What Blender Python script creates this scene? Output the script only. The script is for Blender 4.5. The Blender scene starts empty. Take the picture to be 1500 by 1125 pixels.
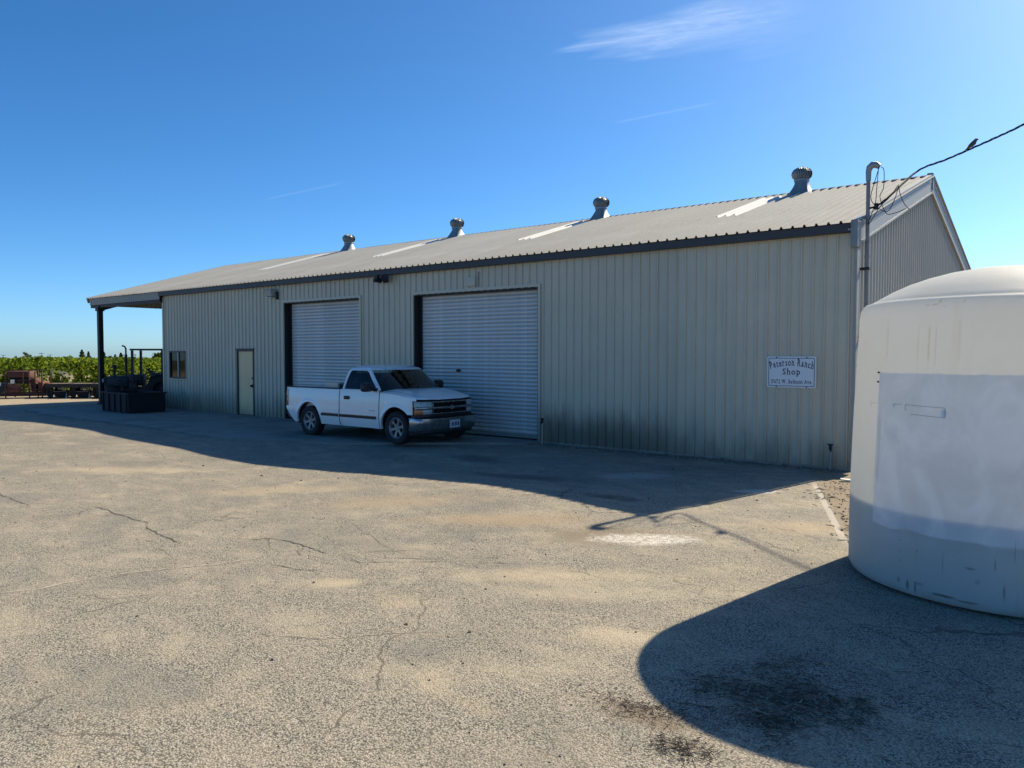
import bpy, bmesh, math, random
from mathutils import Vector, Matrix
R = random.Random(7)
SC = bpy.context.scene
COL = SC.collection
rad = math.radians

# ------------------------------------------------------------------ camera, sky, sun, exposure
cam = bpy.data.cameras.new('camera')
cam.sensor_width = 36.0
cam.lens = 36.0 * 1130 / 1500
cam.clip_end = 6000
co = bpy.data.objects.new('camera', cam)
COL.objects.link(co)
co.location = (0, 0, 2.0)
co.rotation_euler = (rad(90 - 2.28), 0, rad(128.57 - 90))
SC.camera = co

SUN_EL, SUN_AZ = 37.0, 10.3          # azimuth from +Y towards +X
SKY_STRENGTH = 0.096
sun = bpy.data.lights.new('sun', 'SUN')
sun.energy = 5.0
sun.angle = rad(0.53)
sun.color = (1.0, 0.87, 0.66)
so = bpy.data.objects.new('sun', sun)
COL.objects.link(so)
so.location = (10, 60, 50)
sd = Vector((math.sin(rad(SUN_AZ)) * math.cos(rad(SUN_EL)), math.cos(rad(SUN_AZ)) * math.cos(rad(SUN_EL)), math.sin(rad(SUN_EL))))
so.rotation_euler = (-sd).to_track_quat('-Z', 'Y').to_euler()

W = bpy.data.worlds.new('World')
SC.world = W
W.use_nodes = True


class NT:
    """small wrapper for building node trees"""
    def __init__(s, tree):
        s.t = tree
        s.n = tree.nodes
        s.l = tree.links

    def add(s, typ, **kw):
        nd = s.n.new(typ)
        for k, v in kw.items():
            setattr(nd, k, v)
        return nd

    def put(s, sock, v):
        if isinstance(v, bpy.types.NodeSocket):
            s.l.new(v, sock)
        else:
            sock.default_value = v

    def math(s, op, a, b=0.0, c=None, clamp=False):
        nd = s.add('ShaderNodeMath', operation=op, use_clamp=clamp)
        s.put(nd.inputs[0], a)
        s.put(nd.inputs[1], b)
        if c is not None:
            s.put(nd.inputs[2], c)
        return nd.outputs[0]

    def vmath(s, op, a, b=None, scale=None):
        nd = s.add('ShaderNodeVectorMath', operation=op)
        s.put(nd.inputs[0], a)
        if b is not None:
            s.put(nd.inputs[1], b)
        if scale is not None:
            s.put(nd.inputs['Scale'], scale)
        return nd.outputs['Value'] if op in ('DOT_PRODUCT', 'LENGTH') else nd.outputs[0]

    def noise(s, vec, scale, detail=3.0, rough=0.55, dist=0.0):
        nd = s.add('ShaderNodeTexNoise')
        s.put(nd.inputs['Vector'], vec)
        s.put(nd.inputs['Scale'], scale)
        nd.inputs['Detail'].default_value = detail
        nd.inputs['Roughness'].default_value = rough
        nd.inputs['Distortion'].default_value = dist
        return nd.outputs['Fac']

    def ramp(s, f, a, b, lo=0.0, hi=1.0, smooth=False):
        nd = s.add('ShaderNodeMapRange')
        if smooth:
            nd.interpolation_type = 'SMOOTHSTEP'
        s.put(nd.inputs['Value'], f)
        nd.inputs['From Min'].default_value = a
        nd.inputs['From Max'].default_value = b
        nd.inputs['To Min'].default_value = lo
        nd.inputs['To Max'].default_value = hi
        return nd.outputs[0]

    def mix(s, f, a, b, mode='MIX'):
        nd = s.add('ShaderNodeMix', data_type='RGBA', blend_type=mode)
        s.put(nd.inputs[0], f)
        s.put(nd.inputs[6], a if isinstance(a, bpy.types.NodeSocket) else (*a[:3], 1))
        s.put(nd.inputs[7], b if isinstance(b, bpy.types.NodeSocket) else (*b[:3], 1))
        return nd.outputs[2]

    def mapv(s, vec, scale=(1, 1, 1), loc=(0, 0, 0), rot=(0, 0, 0)):
        nd = s.add('ShaderNodeMapping')
        s.put(nd.inputs['Vector'], vec)
        nd.inputs['Scale'].default_value = scale
        nd.inputs['Location'].default_value = loc
        nd.inputs['Rotation'].default_value = rot
        return nd.outputs[0]

    def sep(s, vec):
        nd = s.add('ShaderNodeSeparateXYZ')
        s.put(nd.inputs[0], vec)
        return nd.outputs

    def bump(s, h, strength=0.3, dist=0.01, normal=None):
        nd = s.add('ShaderNodeBump')
        s.put(nd.inputs['Height'], h)
        nd.inputs['Strength'].default_value = strength
        nd.inputs['Distance'].default_value = dist
        if normal is not None:
            s.put(nd.inputs['Normal'], normal)
        return nd.outputs[0]


def view_ray(px, py):
    """direction seen at a pixel of the 1500x1125 photograph (used to place the far sky streaks and far things)"""
    a, p, f = rad(128.57), rad(2.28), 1130.0
    F = Vector((math.cos(a), math.sin(a), 0))
    Rt = Vector((math.sin(a), -math.cos(a), 0))
    fw = F * math.cos(p) + Vector((0, 0, -math.sin(p)))
    up = F * math.sin(p) + Vector((0, 0, math.cos(p)))
    return (Rt * (px - 750) + up * (562.5 - py) + fw * f) / f      # forward depth 1


def at(px, py, d):
    return Vector((0, 0, 2)) + view_ray(px, py) * d


w = NT(W.node_tree)
w.n.clear()
sky = w.add('ShaderNodeTexSky', sky_type='NISHITA')
sky.sun_disc = False
sky.sun_elevation = rad(SUN_EL)
sky.sun_rotation = rad(SUN_AZ)
sky.altitude = 60
sky.air_density = 0.6
sky.dust_density = 0.6
sky.ozone_density = 4.0
hsv = w.add('ShaderNodeHueSaturation')
hsv.inputs['Saturation'].default_value = 1.15
wb = w.mix(1.0, sky.outputs[0], (0.83, 1.01, 1.08), 'MULTIPLY')      # cool white balance of the whole sky
w.l.new(wb, hsv.inputs['Color'])
gen = w.add('ShaderNodeTexCoord').outputs['Generated']


def streak(p0, p1, width, soft, noisy, amount):
    """thin ice-cloud streak fixed in the sky between two directions"""
    a, b = view_ray(*p0).normalized(), view_ray(*p1).normalized()
    c = (a + b).normalized()
    eu = (b - a).normalized()
    ev = c.cross(eu).normalized()
    half = (b - a).length / 2
    dc = w.vmath('DOT_PRODUCT', gen, tuple(c))
    u = w.math('DIVIDE', w.vmath('DOT_PRODUCT', gen, tuple(eu)), dc)
    v = w.math('DIVIDE', w.vmath('DOT_PRODUCT', gen, tuple(ev)), dc)
    un = w.math('DIVIDE', u, half)                                  # -1 .. 1 along the streak
    cx = w.add('ShaderNodeCombineXYZ')
    w.put(cx.inputs[0], w.math('MULTIPLY', u, 14 if noisy else 6))
    w.put(cx.inputs[1], w.math('MULTIPLY', v, 130 if noisy else 6))
    n1 = w.noise(cx.outputs[0], 1.0, 9, 0.68, 0.9)
    wob = w.math('MULTIPLY', w.math('SUBTRACT', w.noise(cx.outputs[0], 0.35, 2), 0.5), width * (1.2 if noisy else 0.4))
    vv = w.math('ABSOLUTE', w.math('ADD', v, wob))
    wid = w.ramp(un, -1.0, 1.0, width * (0.12 if noisy else 0.8), width)
    prof = w.math('SUBTRACT', 1.0, w.math('DIVIDE', vv, wid), clamp=True)
    prof = w.math('POWER', prof, soft)
    ends = w.math('MULTIPLY', w.ramp(un, -1.0, -0.75, 0, 1, True), w.ramp(un, 0.1 if noisy else 0.6, 1.0, 1, 0, True))
    k = w.math('MULTIPLY', prof, ends)
    if noisy:
        k = w.math('MULTIPLY', k, w.ramp(n1, 0.30, 0.72, 0.25, 1.0))
    front = w.math('GREATER_THAN', dc, 0.3)
    return w.math('MULTIPLY', w.math('MULTIPLY', k, front), amount)


m1 = streak((800, 76), (1230, 5), 0.060, 1.2, True, 0.24)
m2 = streak((895, 181), (1060, 148), 0.0022, 0.8, False, 0.04)
m3 = streak((385, 293), (510, 266), 0.0018, 0.8, False, 0.035)
mm = w.math('ADD', m1, w.math('ADD', m2, m3), clamp=True)
skyc = w.mix(mm, hsv.outputs['Color'], (9.0, 9.6, 10.4))
bg = w.add('ShaderNodeBackground')
w.l.new(skyc, bg.inputs['Color'])
bg.inputs['Strength'].default_value = SKY_STRENGTH
wo = w.add('ShaderNodeOutputWorld')
w.l.new(bg.outputs[0], wo.inputs['Surface'])

SC.view_settings.view_transform = 'Standard'
SC.view_settings.look = 'None'
SC.view_settings.exposure = 0.75
SC.view_settings.gamma = 1.0
SC.view_settings.use_curve_mapping = False
SC.render.engine = 'CYCLES'
SC.cycles.use_denoising = True
SC.cycles.max_bounces = 8
SC.cycles.transparent_max_bounces = 12

# ------------------------------------------------------------------ materials
def new_mat(name):
    m = bpy.data.materials.new(name)
    m.use_nodes = True
    t = NT(m.node_tree)
    t.n.clear()
    out = t.add('ShaderNodeOutputMaterial')
    bs = t.add('ShaderNodeBsdfPrincipled')
    t.l.new(bs.outputs[0], out.inputs['Surface'])
    return m, t, bs, out


def pm(name, col, rough=0.6, metal=0.0, var=0.12, scale=3.0, bump=0.0, bscale=40.0, streak=0.0, dirt=None, dirtz=0.0, spec=0.5, coat=0.0, mott=None, objvar=0.0, bd=0.01):
    """painted / plain material: base colour with wear noise, optional vertical grime streaks, optional dirt splash near a height"""
    m, t, bs, out = new_mat(name)
    oc = t.add('ShaderNodeTexCoord').outputs['Object']
    n = t.noise(oc, scale, 5, 0.6)
    c = t.mix(t.ramp(n, 0.25, 0.75), [x * (1 - var) for x in col], [min(1, x * (1 + var)) for x in col])
    if mott:
        c = t.mix(t.ramp(t.noise(oc, scale * 0.35, 6, 0.65, 0.5), 0.48, 0.66), c, mott)
    if streak:
        sv = t.mapv(oc, (9, 9, 0.45))
        sn = t.noise(sv, 1.0, 5, 0.6)
        c = t.mix(t.ramp(sn, 0.52, 0.78, 0, streak), c, [x * 0.45 for x in col])
    if dirt:
        z = t.sep(oc)[2]
        hh = t.math('ADD', z, t.math('MULTIPLY', t.math('SUBTRACT', t.noise(t.mapv(oc, (1.4, 1.4, .5)), 1.5, 6, 0.65), 0.5), 1.5))
        c = t.mix(t.ramp(hh, dirtz, -0.15, 0, 0.7, True), c, dirt)
    if objvar:
        rn = t.add('ShaderNodeObjectInfo').outputs['Random']
        c = t.mix(1.0, c, t.ramp(rn, 0, 1, 1 - objvar, 1 + objvar), 'MULTIPLY')
    t.put(bs.inputs['Base Color'], c)
    t.put(bs.inputs['Roughness'], t.ramp(n, 0.2, 0.8, max(0.02, rough - 0.08), min(1, rough + 0.08)))
    bs.inputs['Metallic'].default_value = metal
    bs.inputs['Specular IOR Level'].default_value = spec
    bs.inputs['Coat Weight'].default_value = coat
    bs.inputs['Coat Roughness'].default_value = 0.08
    if bump:
        t.put(bs.inputs['Normal'], t.bump(t.noise(oc, bscale, 4), bump, bd))
    return m


def glass_mat(name, tint, refl_rough=0.02):
    m = bpy.data.materials.new(name)
    m.use_nodes = True
    t = NT(m.node_tree)
    t.n.clear()
    out = t.add('ShaderNodeOutputMaterial')
    tr = t.add('ShaderNodeBsdfTransparent')
    tr.inputs['Color'].default_value = (*tint, 1)
    gl = t.add('ShaderNodeBsdfGlossy')
    gl.inputs['Roughness'].default_value = refl_rough
    fr = t.add('ShaderNodeFresnel')
    fr.inputs['IOR'].default_value = 1.45
    mx = t.add('ShaderNodeMixShader')
    t.l.new(fr.outputs[0], mx.inputs[0])
    t.l.new(tr.outputs[0], mx.inputs[1])
    t.l.new(gl.outputs[0], mx.inputs[2])
    t.l.new(mx.outputs[0], out.inputs['Surface'])
    return m


M = {}
M['wall'] = pm('wall_paint', (0.53, 0.485, 0.375), 0.45, var=0.07, scale=1.3, streak=0.25, dirt=(0.11, 0.095, 0.065), dirtz=0.95, bump=0.25, bscale=2.2, bd=0.02, objvar=0.035)
# heavier splash of dirt on the sheets right of the second roll-up door
t = NT(M['wall'].node_tree)
bs = next(n for n in t.n if n.type == 'BSDF_PRINCIPLED')
old = bs.inputs['Base Color'].links[0].from_socket
oc = t.add('ShaderNodeTexCoord').outputs['Object']
X, Y, Z = t.sep(oc)
zz = t.math('ADD', Z, t.math('MULTIPLY', t.math('SUBTRACT', t.noise(t.mapv(oc, (2.2, 2.2, .3)), 1.6, 6, 0.7), 0.5), 1.5))
msk = t.math('MULTIPLY', t.ramp(zz, 1.05, 0.25, 0, 0.75, True), t.math('MULTIPLY', t.ramp(X, 4.9, 5.3, 0.3, 1), t.ramp(X, 9.6, 7.2, 0, 1, True)))
t.put(bs.inputs['Base Color'], t.mix(msk, old, (0.085, 0.075, 0.055)))
M['gable'] = pm('gable_paint', (0.42, 0.41, 0.37), 0.45, var=0.06, scale=1.1, streak=0.2, objvar=0.04, bump=0.2, bscale=2.2, bd=0.02)
M['roof'] = pm('roof_paint', (0.44, 0.435, 0.40), 0.8, var=0.10, scale=0.9, mott=(0.38, 0.36, 0.32), spec=0.08, streak=0.12, objvar=0.05)
M['trim_dark'] = pm('dark_trim', (0.035, 0.034, 0.038), 0.5, var=0.2)
M['trim'] = pm('pale_trim', (0.30, 0.31, 0.31), 0.55, var=0.06)
M['galv'] = pm('galvanised', (0.26, 0.28, 0.29), 0.45, 0.55, var=0.15, scale=5)
M['galv_dull'] = pm('galvanised_dull', (0.22, 0.24, 0.25), 0.6, 0.3, var=0.2, scale=8)
M['slat'] = pm('shutter_paint', (0.80, 0.81, 0.80), 0.36, 0.15, var=0.06, scale=1.2, mott=(0.58, 0.61, 0.63), streak=0.22, dirt=(0.42, 0.41, 0.38), dirtz=0.75)
M['steel_dark'] = pm('dark_steel', (0.018, 0.016, 0.018), 0.55, 0.2, var=0.3, scale=6)
M['steel_black'] = pm('black_steel', (0.012, 0.012, 0.014), 0.6, 0.0, var=0.3, scale=6)
M['skylight'] = pm('skylight_sheet', (0.58, 0.59, 0.57), 0.6, var=0.06, scale=2)
M['door'] = pm('door_paint', (0.80, 0.57, 0.31), 0.5, var=0.08, scale=2, streak=0.3, dirt=(0.14, 0.12, 0.09), dirtz=0.6)
M['concrete'] = pm('old_concrete', (0.24, 0.23, 0.20), 0.85, var=0.18, scale=2.2, bump=0.25, bscale=30, mott=(0.15, 0.145, 0.13))
M['winframe'] = pm('window_frame', (0.42, 0.43, 0.42), 0.45, var=0.05)
M['glass'] = glass_mat('window_glass', (0.40, 0.47, 0.50))
M['truck_glass'] = glass_mat('truck_glass', (0.42, 0.52, 0.47))
M['truck_side_glass'] = glass_mat('tinted_glass', (0.12, 0.14, 0.14))
M['truck_white'] = pm('truck_white', (0.80, 0.81, 0.80), 0.22, var=0.02, scale=3, coat=0.6, dirt=(0.50, 0.47, 0.40), dirtz=0.35)
M['chrome'] = pm('chrome', (0.36, 0.37, 0.38), 0.25, 0.9, var=0.015, scale=9)
M['rubber'] = pm('tyre_rubber', (0.018, 0.018, 0.019), 0.85, var=0.25, scale=12)
M['plastic'] = pm('black_plastic', (0.016, 0.016, 0.018), 0.5, var=0.2, scale=8)
M['interior'] = pm('cab_interior', (0.10, 0.105, 0.11), 0.8, var=0.2, scale=8)
M['blind'] = pm('window_blind', (0.12, 0.16, 0.18), 0.8, var=0.3, scale=6)
M['boxpaint'] = pm('box_paint', (0.50, 0.465, 0.37), 0.5, var=0.06)
M['seat'] = pm('seat_cloth', (0.22, 0.23, 0.24), 0.9, var=0.15, scale=14)
M['alloy'] = pm('alloy_rim', (0.27, 0.27, 0.275), 0.45, 0.5, var=0.12, scale=9)
M['lens'] = pm('clear_lens', (0.42, 0.46, 0.44), 0.3, 0.1, var=0.3, scale=22, coat=0.4)
M['amber'] = pm('amber_lens', (0.55, 0.16, 0.03), 0.2, var=0.15, scale=20, coat=0.6)
M['red'] = pm('red_lens', (0.18, 0.012, 0.012), 0.2, var=0.15, scale=20, coat=0.6)
M['plate'] = pm('plate_white', (0.55, 0.58, 0.66), 0.4, var=0.1, scale=9)
M['seam'] = pm('panel_gap', (0.02, 0.02, 0.022), 0.8)
M['sign'] = pm('sign_face', (0.66, 0.70, 0.73), 0.35, var=0.04, scale=6)
M['ink'] = pm('sign_ink', (0.02, 0.03, 0.06), 0.45)
M['rust'] = pm('rusty_red', (0.085, 0.028, 0.022), 0.8, var=0.35, scale=7, mott=(0.10, 0.05, 0.035))
M['rust_pale'] = pm('faded_red', (0.19, 0.065, 0.045), 0.8, var=0.35, scale=7, mott=(0.12, 0.05, 0.04))
M['tankwhite'] = pm('poly_white', (0.72, 0.70, 0.62), 0.5, var=0.08, scale=4)
M['wood'] = pm('grey_timber', (0.22, 0.18, 0.14), 0.85, var=0.3, scale=9)
M['cable'] = pm('cable_black', (0.02, 0.022, 0.028), 0.9, spec=0.1)
M['bird'] = pm('bird_feather', (0.09, 0.075, 0.065), 0.8, var=0.25, scale=30)
M['box'] = pm('pale_box', (0.55, 0.50, 0.42), 0.7, var=0.08, scale=8)
M['twig'] = pm('twig_bark', (0.12, 0.085, 0.055), 0.9, var=0.4, scale=25)
def mixed_mat(name, cols, rough=0.9):
    m_, t_, b_, o_ = new_mat(name)
    rr = t_.add('ShaderNodeNewGeometry').outputs['Random Per Island']
    cr = t_.add('ShaderNodeValToRGB')
    cr.color_ramp.interpolation = 'CONSTANT'
    els = cr.color_ramp.elements
    while len(els) < len(cols):
        els.new(0.5)
    for i, c_ in enumerate(cols):
        els[i].position = i / len(cols)
        els[i].color = (*c_, 1)
    t_.l.new(rr, cr.inputs[0])
    t_.l.new(cr.outputs[0], b_.inputs['Base Color'])
    b_.inputs['Roughness'].default_value = rough
    return m_


M['twig'] = mixed_mat('twig_bark', [(0.10, 0.07, 0.05), (0.17, 0.12, 0.08), (0.06, 0.045, 0.035), (0.26, 0.20, 0.14), (0.13, 0.09, 0.06), (0.34, 0.29, 0.22)])
M['stone'] = pm('stone_chip', (0.16, 0.14, 0.115), 0.9, var=0.35, scale=25)
M['crack'] = pm('crack_gap', (0.10, 0.09, 0.072), 0.95, var=0.3, scale=9)
M['crackfill'] = pm('crack_dust', (0.46, 0.41, 0.33), 0.95, var=0.2, scale=9)
M['farroof'] = pm('far_roof', (0.40, 0.40, 0.39), 0.7)
M['pole_wood'] = pm('pole_wood', (0.10, 0.08, 0.065), 0.9)
M['tractor_blue'] = pm('tractor_blue', (0.012, 0.019, 0.027), 0.6, var=0.3, scale=6, mott=(0.016, 0.012, 0.012))
M['bin'] = pm('bin_steel', (0.009, 0.008, 0.010), 0.75, var=0.35, scale=5)
M['valance'] = pm('valance_paint', (0.36, 0.35, 0.31), 0.5, var=0.07, scale=1.4)


def leaf_mat(name, c1, c2, trans=0.45):
    m = bpy.data.materials.new(name)
    m.use_nodes = True
    t = NT(m.node_tree)
    t.n.clear()
    out = t.add('ShaderNodeOutputMaterial')
    rnd = t.add('ShaderNodeNewGeometry').outputs['Random Per Island']
    c = t.mix(rnd, c1, c2)
    d = t.add('ShaderNodeBsdfDiffuse')
    t.put(d.inputs['Color'], c)
    tl = t.add('ShaderNodeBsdfTranslucent')
    t.put(tl.inputs['Color'], t.mix(0.5, c, (0.30, 0.36, 0.03)))
    mx = t.add('ShaderNodeMixShader')
    mx.inputs[0].default_value = trans
    t.l.new(d.outputs[0], mx.inputs[1])
    t.l.new(tl.outputs[0], mx.inputs[2])
    t.l.new(mx.outputs[0], out.inputs['Surface'])
    return m


M['vine'] = leaf_mat('vine_leaf', (0.03, 0.07, 0.012), (0.13, 0.19, 0.025), 0.46)
M['conifer'] = leaf_mat('conifer_needles', (0.022, 0.045, 0.028), (0.04, 0.065, 0.04), 0.15)
M['broad'] = leaf_mat('broad_leaf', (0.03, 0.055, 0.025), (0.055, 0.08, 0.035), 0.25)


# ------------------------------------------------------------------ mesh helpers
class MB:
    def __init__(s):
        s.v = []
        s.f = []
        s.smooth = False

    def _add(s, vs, fs):
        b = len(s.v)
        s.v += [tuple(v) for v in vs]
        s.f += [tuple(b + i for i in f) for f in fs]
        return s

    def box(s, x0, x1, y0, y1, z0, z1, m=None):
        vs = [Vector((x, y, z)) for z in (z0, z1) for y in (y0, y1) for x in (x0, x1)]
        if m is not None:
            vs = [m @ v for v in vs]
        return s._add(vs, [(0, 2, 3, 1), (4, 5, 7, 6), (0, 1, 5, 4), (2, 6, 7, 3), (0, 4, 6, 2), (1, 3, 7, 5)])

    def cbox(s, x0, x1, y0, y1, z0, z1, b=0.01):
        """box with chamfered edges"""
        bm = bmesh.new()
        bmesh.ops.create_cube(bm, size=1)
        for v in bm.verts:
            v.co = Vector(((x0 + x1) / 2 + v.co.x * (x1 - x0), (y0 + y1) / 2 + v.co.y * (y1 - y0), (z0 + z1) / 2 + v.co.z * (z1 - z0)))
        bmesh.ops.bevel(bm, geom=bm.edges[:], offset=b, segments=2, affect='EDGES', profile=0.5)
        bm.verts.index_update()
        s._add([v.co for v in bm.verts], [[v.index for v in f.verts] for f in bm.faces])
        bm.free()
        return s

    def bar(s, a, b, w_, h_=None, up=(0, 0, 1)):
        """rectangular bar between two points"""
        a, b = Vector(a), Vector(b)
        h_ = h_ or w_
        d = (b - a).normalized()
        u = Vector(up)
        if abs(d.dot(u)) > 0.98:
            u = Vector((1, 0, 0))
        r = d.cross(u).normalized()
        u = r.cross(d)
        vs = [p + r * (sx * w_ / 2) + u * (sy * h_ / 2) for p in (a, b) for sx, sy in ((-1, -1), (1, -1), (1, 1), (-1, 1))]
        return s._add(vs, [(3, 2, 1, 0), (4, 5, 6, 7), (0, 1, 5, 4), (1, 2, 6, 5), (2, 3, 7, 6), (3, 0, 4, 7)])

    def tube(s, pts, r, seg=10, cap=True):
        pts = [Vector(p) for p in pts]
        n = len(pts)
        rr = r if isinstance(r, (list, tuple)) else [r] * n
        vs = []
        prev = None
        for i, p in enumerate(pts):
            d = (pts[min(i + 1, n - 1)] - pts[max(i - 1, 0)]).normalized()
            if prev is None:
                u = Vector((0, 0, 1)) if abs(d.z) < 0.9 else Vector((1, 0, 0))
                a = d.cross(u).normalized()
            else:
                a = (prev - d * prev.dot(d)).normalized()
            prev = a
            b = d.cross(a)
            for k in range(seg):
                t = 2 * math.pi * k / seg
                vs.append(p + (a * math.cos(t) + b * math.sin(t)) * rr[i])
        fs = []
        for i in range(n - 1):
            for k in range(seg):
                k2 = (k + 1) % seg
                fs.append((i * seg + k, i * seg + k2, (i + 1) * seg + k2, (i + 1) * seg + k))
        if cap:
            fs.append(tuple(range(seg))[::-1])
            fs.append(tuple((n - 1) * seg + k for k in range(seg)))
        return s._add(vs, fs)

    def lathe(s, prof, seg=32, m=None, closed=False):
        """profile of (radius, height) round z"""
        m = m or Matrix.Identity(4)
        vs, fs = [], []
        n = len(prof)
        for r, z in prof:
            for k in range(seg):
                t = 2 * math.pi * k / seg
                vs.append(m @ Vector((r * math.cos(t), r * math.sin(t), z)))
        for i in range(n - 1 if not closed else n):
            j = (i + 1) % n
            for k in range(seg):
                k2 = (k + 1) % seg
                fs.append((i * seg + k, i * seg + k2, j * seg + k2, j * seg + k))
        return s._add(vs, fs)

    def prism(s, poly, d0, d1, fn):
        """polygon (list of 2-D points) extruded between depths d0 and d1; fn(u, v, d) -> point"""
        n = len(poly)
        vs = [fn(u, v, d0) for u, v in poly] + [fn(u, v, d1) for u, v in poly]
        fs = [tuple(range(n))[::-1], tuple(range(n, 2 * n))]
        for i in range(n):
            j = (i + 1) % n
            fs.append((i, j, n + j, n + i))
        return s._add(vs, fs)

    def grid(s, rows):
        """rows of equal numbers of points"""
        n, k = len(rows), len(rows[0])
        vs = [p for r in rows for p in r]
        fs = [(i * k + j, i * k + j + 1, (i + 1) * k + j + 1, (i + 1) * k + j) for i in range(n - 1) for j in range(k - 1)]
        return s._add(vs, fs)

    def build(s, name, mat, parent=None, off=None, smooth=False, angle=35):
        me = bpy.data.meshes.new(name)
        vs = s.v
        if off is not None:
            ox, oy, oz = off
            vs = [(x - ox, y - oy, z - oz) for x, y, z in vs]
        me.from_pydata(vs, [], s.f)
        me.materials.append(mat)
        o = bpy.data.objects.new(name, me)
        COL.objects.link(o)
        if parent is not None:
            o.parent = parent
        if smooth:
            me.polygons.foreach_set('use_smooth', [True] * len(me.polygons))
            bm = bmesh.new()
            bm.from_mesh(me)
            bmesh.ops.recalc_face_normals(bm, faces=bm.faces[:])
            for e in bm.edges:
                if len(e.link_faces) == 2 and e.calc_face_angle(0) > rad(angle):
                    e.smooth = False
            bm.to_mesh(me)
            bm.free()
        me.update()
        return o


def tag(o, label=None, cat=None, group=None, kind=None):
    if label:
        o['label'] = label
    if cat:
        o['category'] = cat
    if group:
        o['group'] = group
    if kind:
        o['kind'] = kind
    return o


def thing(name, label, cat, loc=(0, 0, 0), rz=0.0, group=None):
    o = bpy.data.objects.new(name, None)
    o.empty_display_size = 0.3
    COL.objects.link(o)
    o.location = loc
    o.rotation_euler = (0, 0, rz)
    return tag(o, label, cat, group)


def copy_tree(o, parent=None):
    c = o.copy()
    COL.objects.link(c)
    if parent is not None:
        c.parent = parent
    for ch in list(o.children):
        copy_tree(ch, c)
    return c


def lerp(a, b, t):
    return a + (b - a) * t


# ------------------------------------------------------------------ ground
HX = [(-60, .05), (-25.4, .06), (-23, .12), (-20, .12), (-18.6, .07), (-17.4, .045), (-15.7, .03), (-13.8, -.03), (-12.6, -.045), (-11.6, -.02), (-10.5, .015),
      (-9.4, .06), (-8.1, .1), (-7, .13), (-6.3, .12), (-5.6, .09), (-5, .06), (-4, .02), (-2, 0), (20, 0)]


def gz(x, y):
    """height of the yard: gentle swells along the strip in front of the shop"""
    for (a, za), (b, zb) in zip(HX, HX[1:]):
        if a <= x <= b:
            t = (x - a) / (b - a)
            t = t * t * (3 - 2 * t)
            h = lerp(za, zb, t)
            break
    else:
        h = 0.0
    s = 1.9 if y < 8.3 else 1.15
    return h * math.exp(-((y - 8.3) / s) ** 2)


def terrain(x, y):
    """the land falls very gently away beyond the vineyard"""
    return gz(x, y) - 0.0085 * max(0.0, math.hypot(x, y) - 70)


def axis(fine0, fine1, step, far):
    a = []
    x = fine0
    while x <= fine1 + 1e-6:
        a.append(x)
        x += step
    lo, hi, d = fine0, fine1, step
    left, right = [], []
    while hi < far:
        d *= 1.6
        hi += d
        lo -= d
        left.append(lo)
        right.append(hi)
    return left[::-1] + a + right


xs = axis(-34, 4, 0.4, 4000)
ys = axis(0, 15, 0.3, 4000)
g = MB()
g.grid([[(x, y, terrain(x, y)) for x in xs] for y in ys])

m, t, bs, out = new_mat('yard_asphalt')
oc = t.add('ShaderNodeTexCoord').outputs['Object']
X, Y, Z = t.sep(oc)
flat = t.mapv(oc, (1, 1, 0))
vor = t.add('ShaderNodeTexVoronoi')
t.put(vor.inputs['Vector'], flat)
vor.inputs['Scale'].default_value = 92
cellr = t.sep(vor.outputs['Color'])
vd = vor.outputs['Distance']
vor2 = t.add('ShaderNodeTexVoronoi')
t.put(vor2.inputs['Vector'], flat)
vor2.inputs['Scale'].default_value = 190
cell2 = t.sep(vor2.outputs['Color'])
fine = t.noise(flat, 70, 3, 0.75)
big = t.noise(flat, 0.55, 5, 0.6, 0.4)
mid = t.noise(t.mapv(flat, (1.0, 1.5, 1), rot=(0, 0, 0.5)), 1.6, 6, 0.65, 0.3)
# aggregate colours
c = t.mix(t.math('MULTIPLY_ADD', cellr[0], 0.65, t.math('MULTIPLY', cell2[0], 0.35)), (0.19, 0.175, 0.145), (0.52, 0.475, 0.38))
c = t.mix(t.ramp(fine, 0.36, 0.47, 0.8, 0.0), c, (0.05, 0.047, 0.04))
c = t.mix(t.ramp(vd, 0.45, 0.72, 0.0, 0.8), c, (0.05, 0.047, 0.04))
# dusty wear
c = t.mix(t.ramp(mid, 0.46, 0.72, 0.0, 0.5), c, (0.46, 0.395, 0.285))
c = t.mix(t.ramp(big, 0.36, 0.48, 0.42, 0.0), c, (0.155, 0.15, 0.135))
sandy = t.noise(t.mapv(flat, (1, 1.3, 1), loc=(4, 2, 0)), 0.9, 5, 0.6)
c = t.mix(t.ramp(sandy, 0.58, 0.76, 0.0, 0.55), c, (0.48, 0.385, 0.26))
# fine crazing: warped cell edges, only in patches
wv = t.vmath('ADD', t.mapv(flat, (1, 1, 0)), t.vmath('SCALE', t.vmath('SUBTRACT', (lambda nd: (t.put(nd.inputs['Vector'], flat), nd.inputs['Scale'].__setattr__('default_value', 1.8), nd.inputs['Detail'].__setattr__('default_value', 5), nd.outputs['Color'])[3])(t.add('ShaderNodeTexNoise')), (0.5, 0.5, 0.5)), scale=0.55))
ve = t.add('ShaderNodeTexVoronoi', feature='DISTANCE_TO_EDGE')
t.put(ve.inputs['Vector'], wv)
ve.inputs['Scale'].default_value = 0.62
craze = t.math('MULTIPLY', t.ramp(ve.outputs['Distance'], 0.0075, 0.003, 0, 1), t.ramp(t.noise(t.mapv(flat, loc=(7, 3, 0)), 0.5, 3), 0.50, 0.60, 0, 0.75))
c = t.mix(craze, c, (0.09, 0.08, 0.065))
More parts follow.
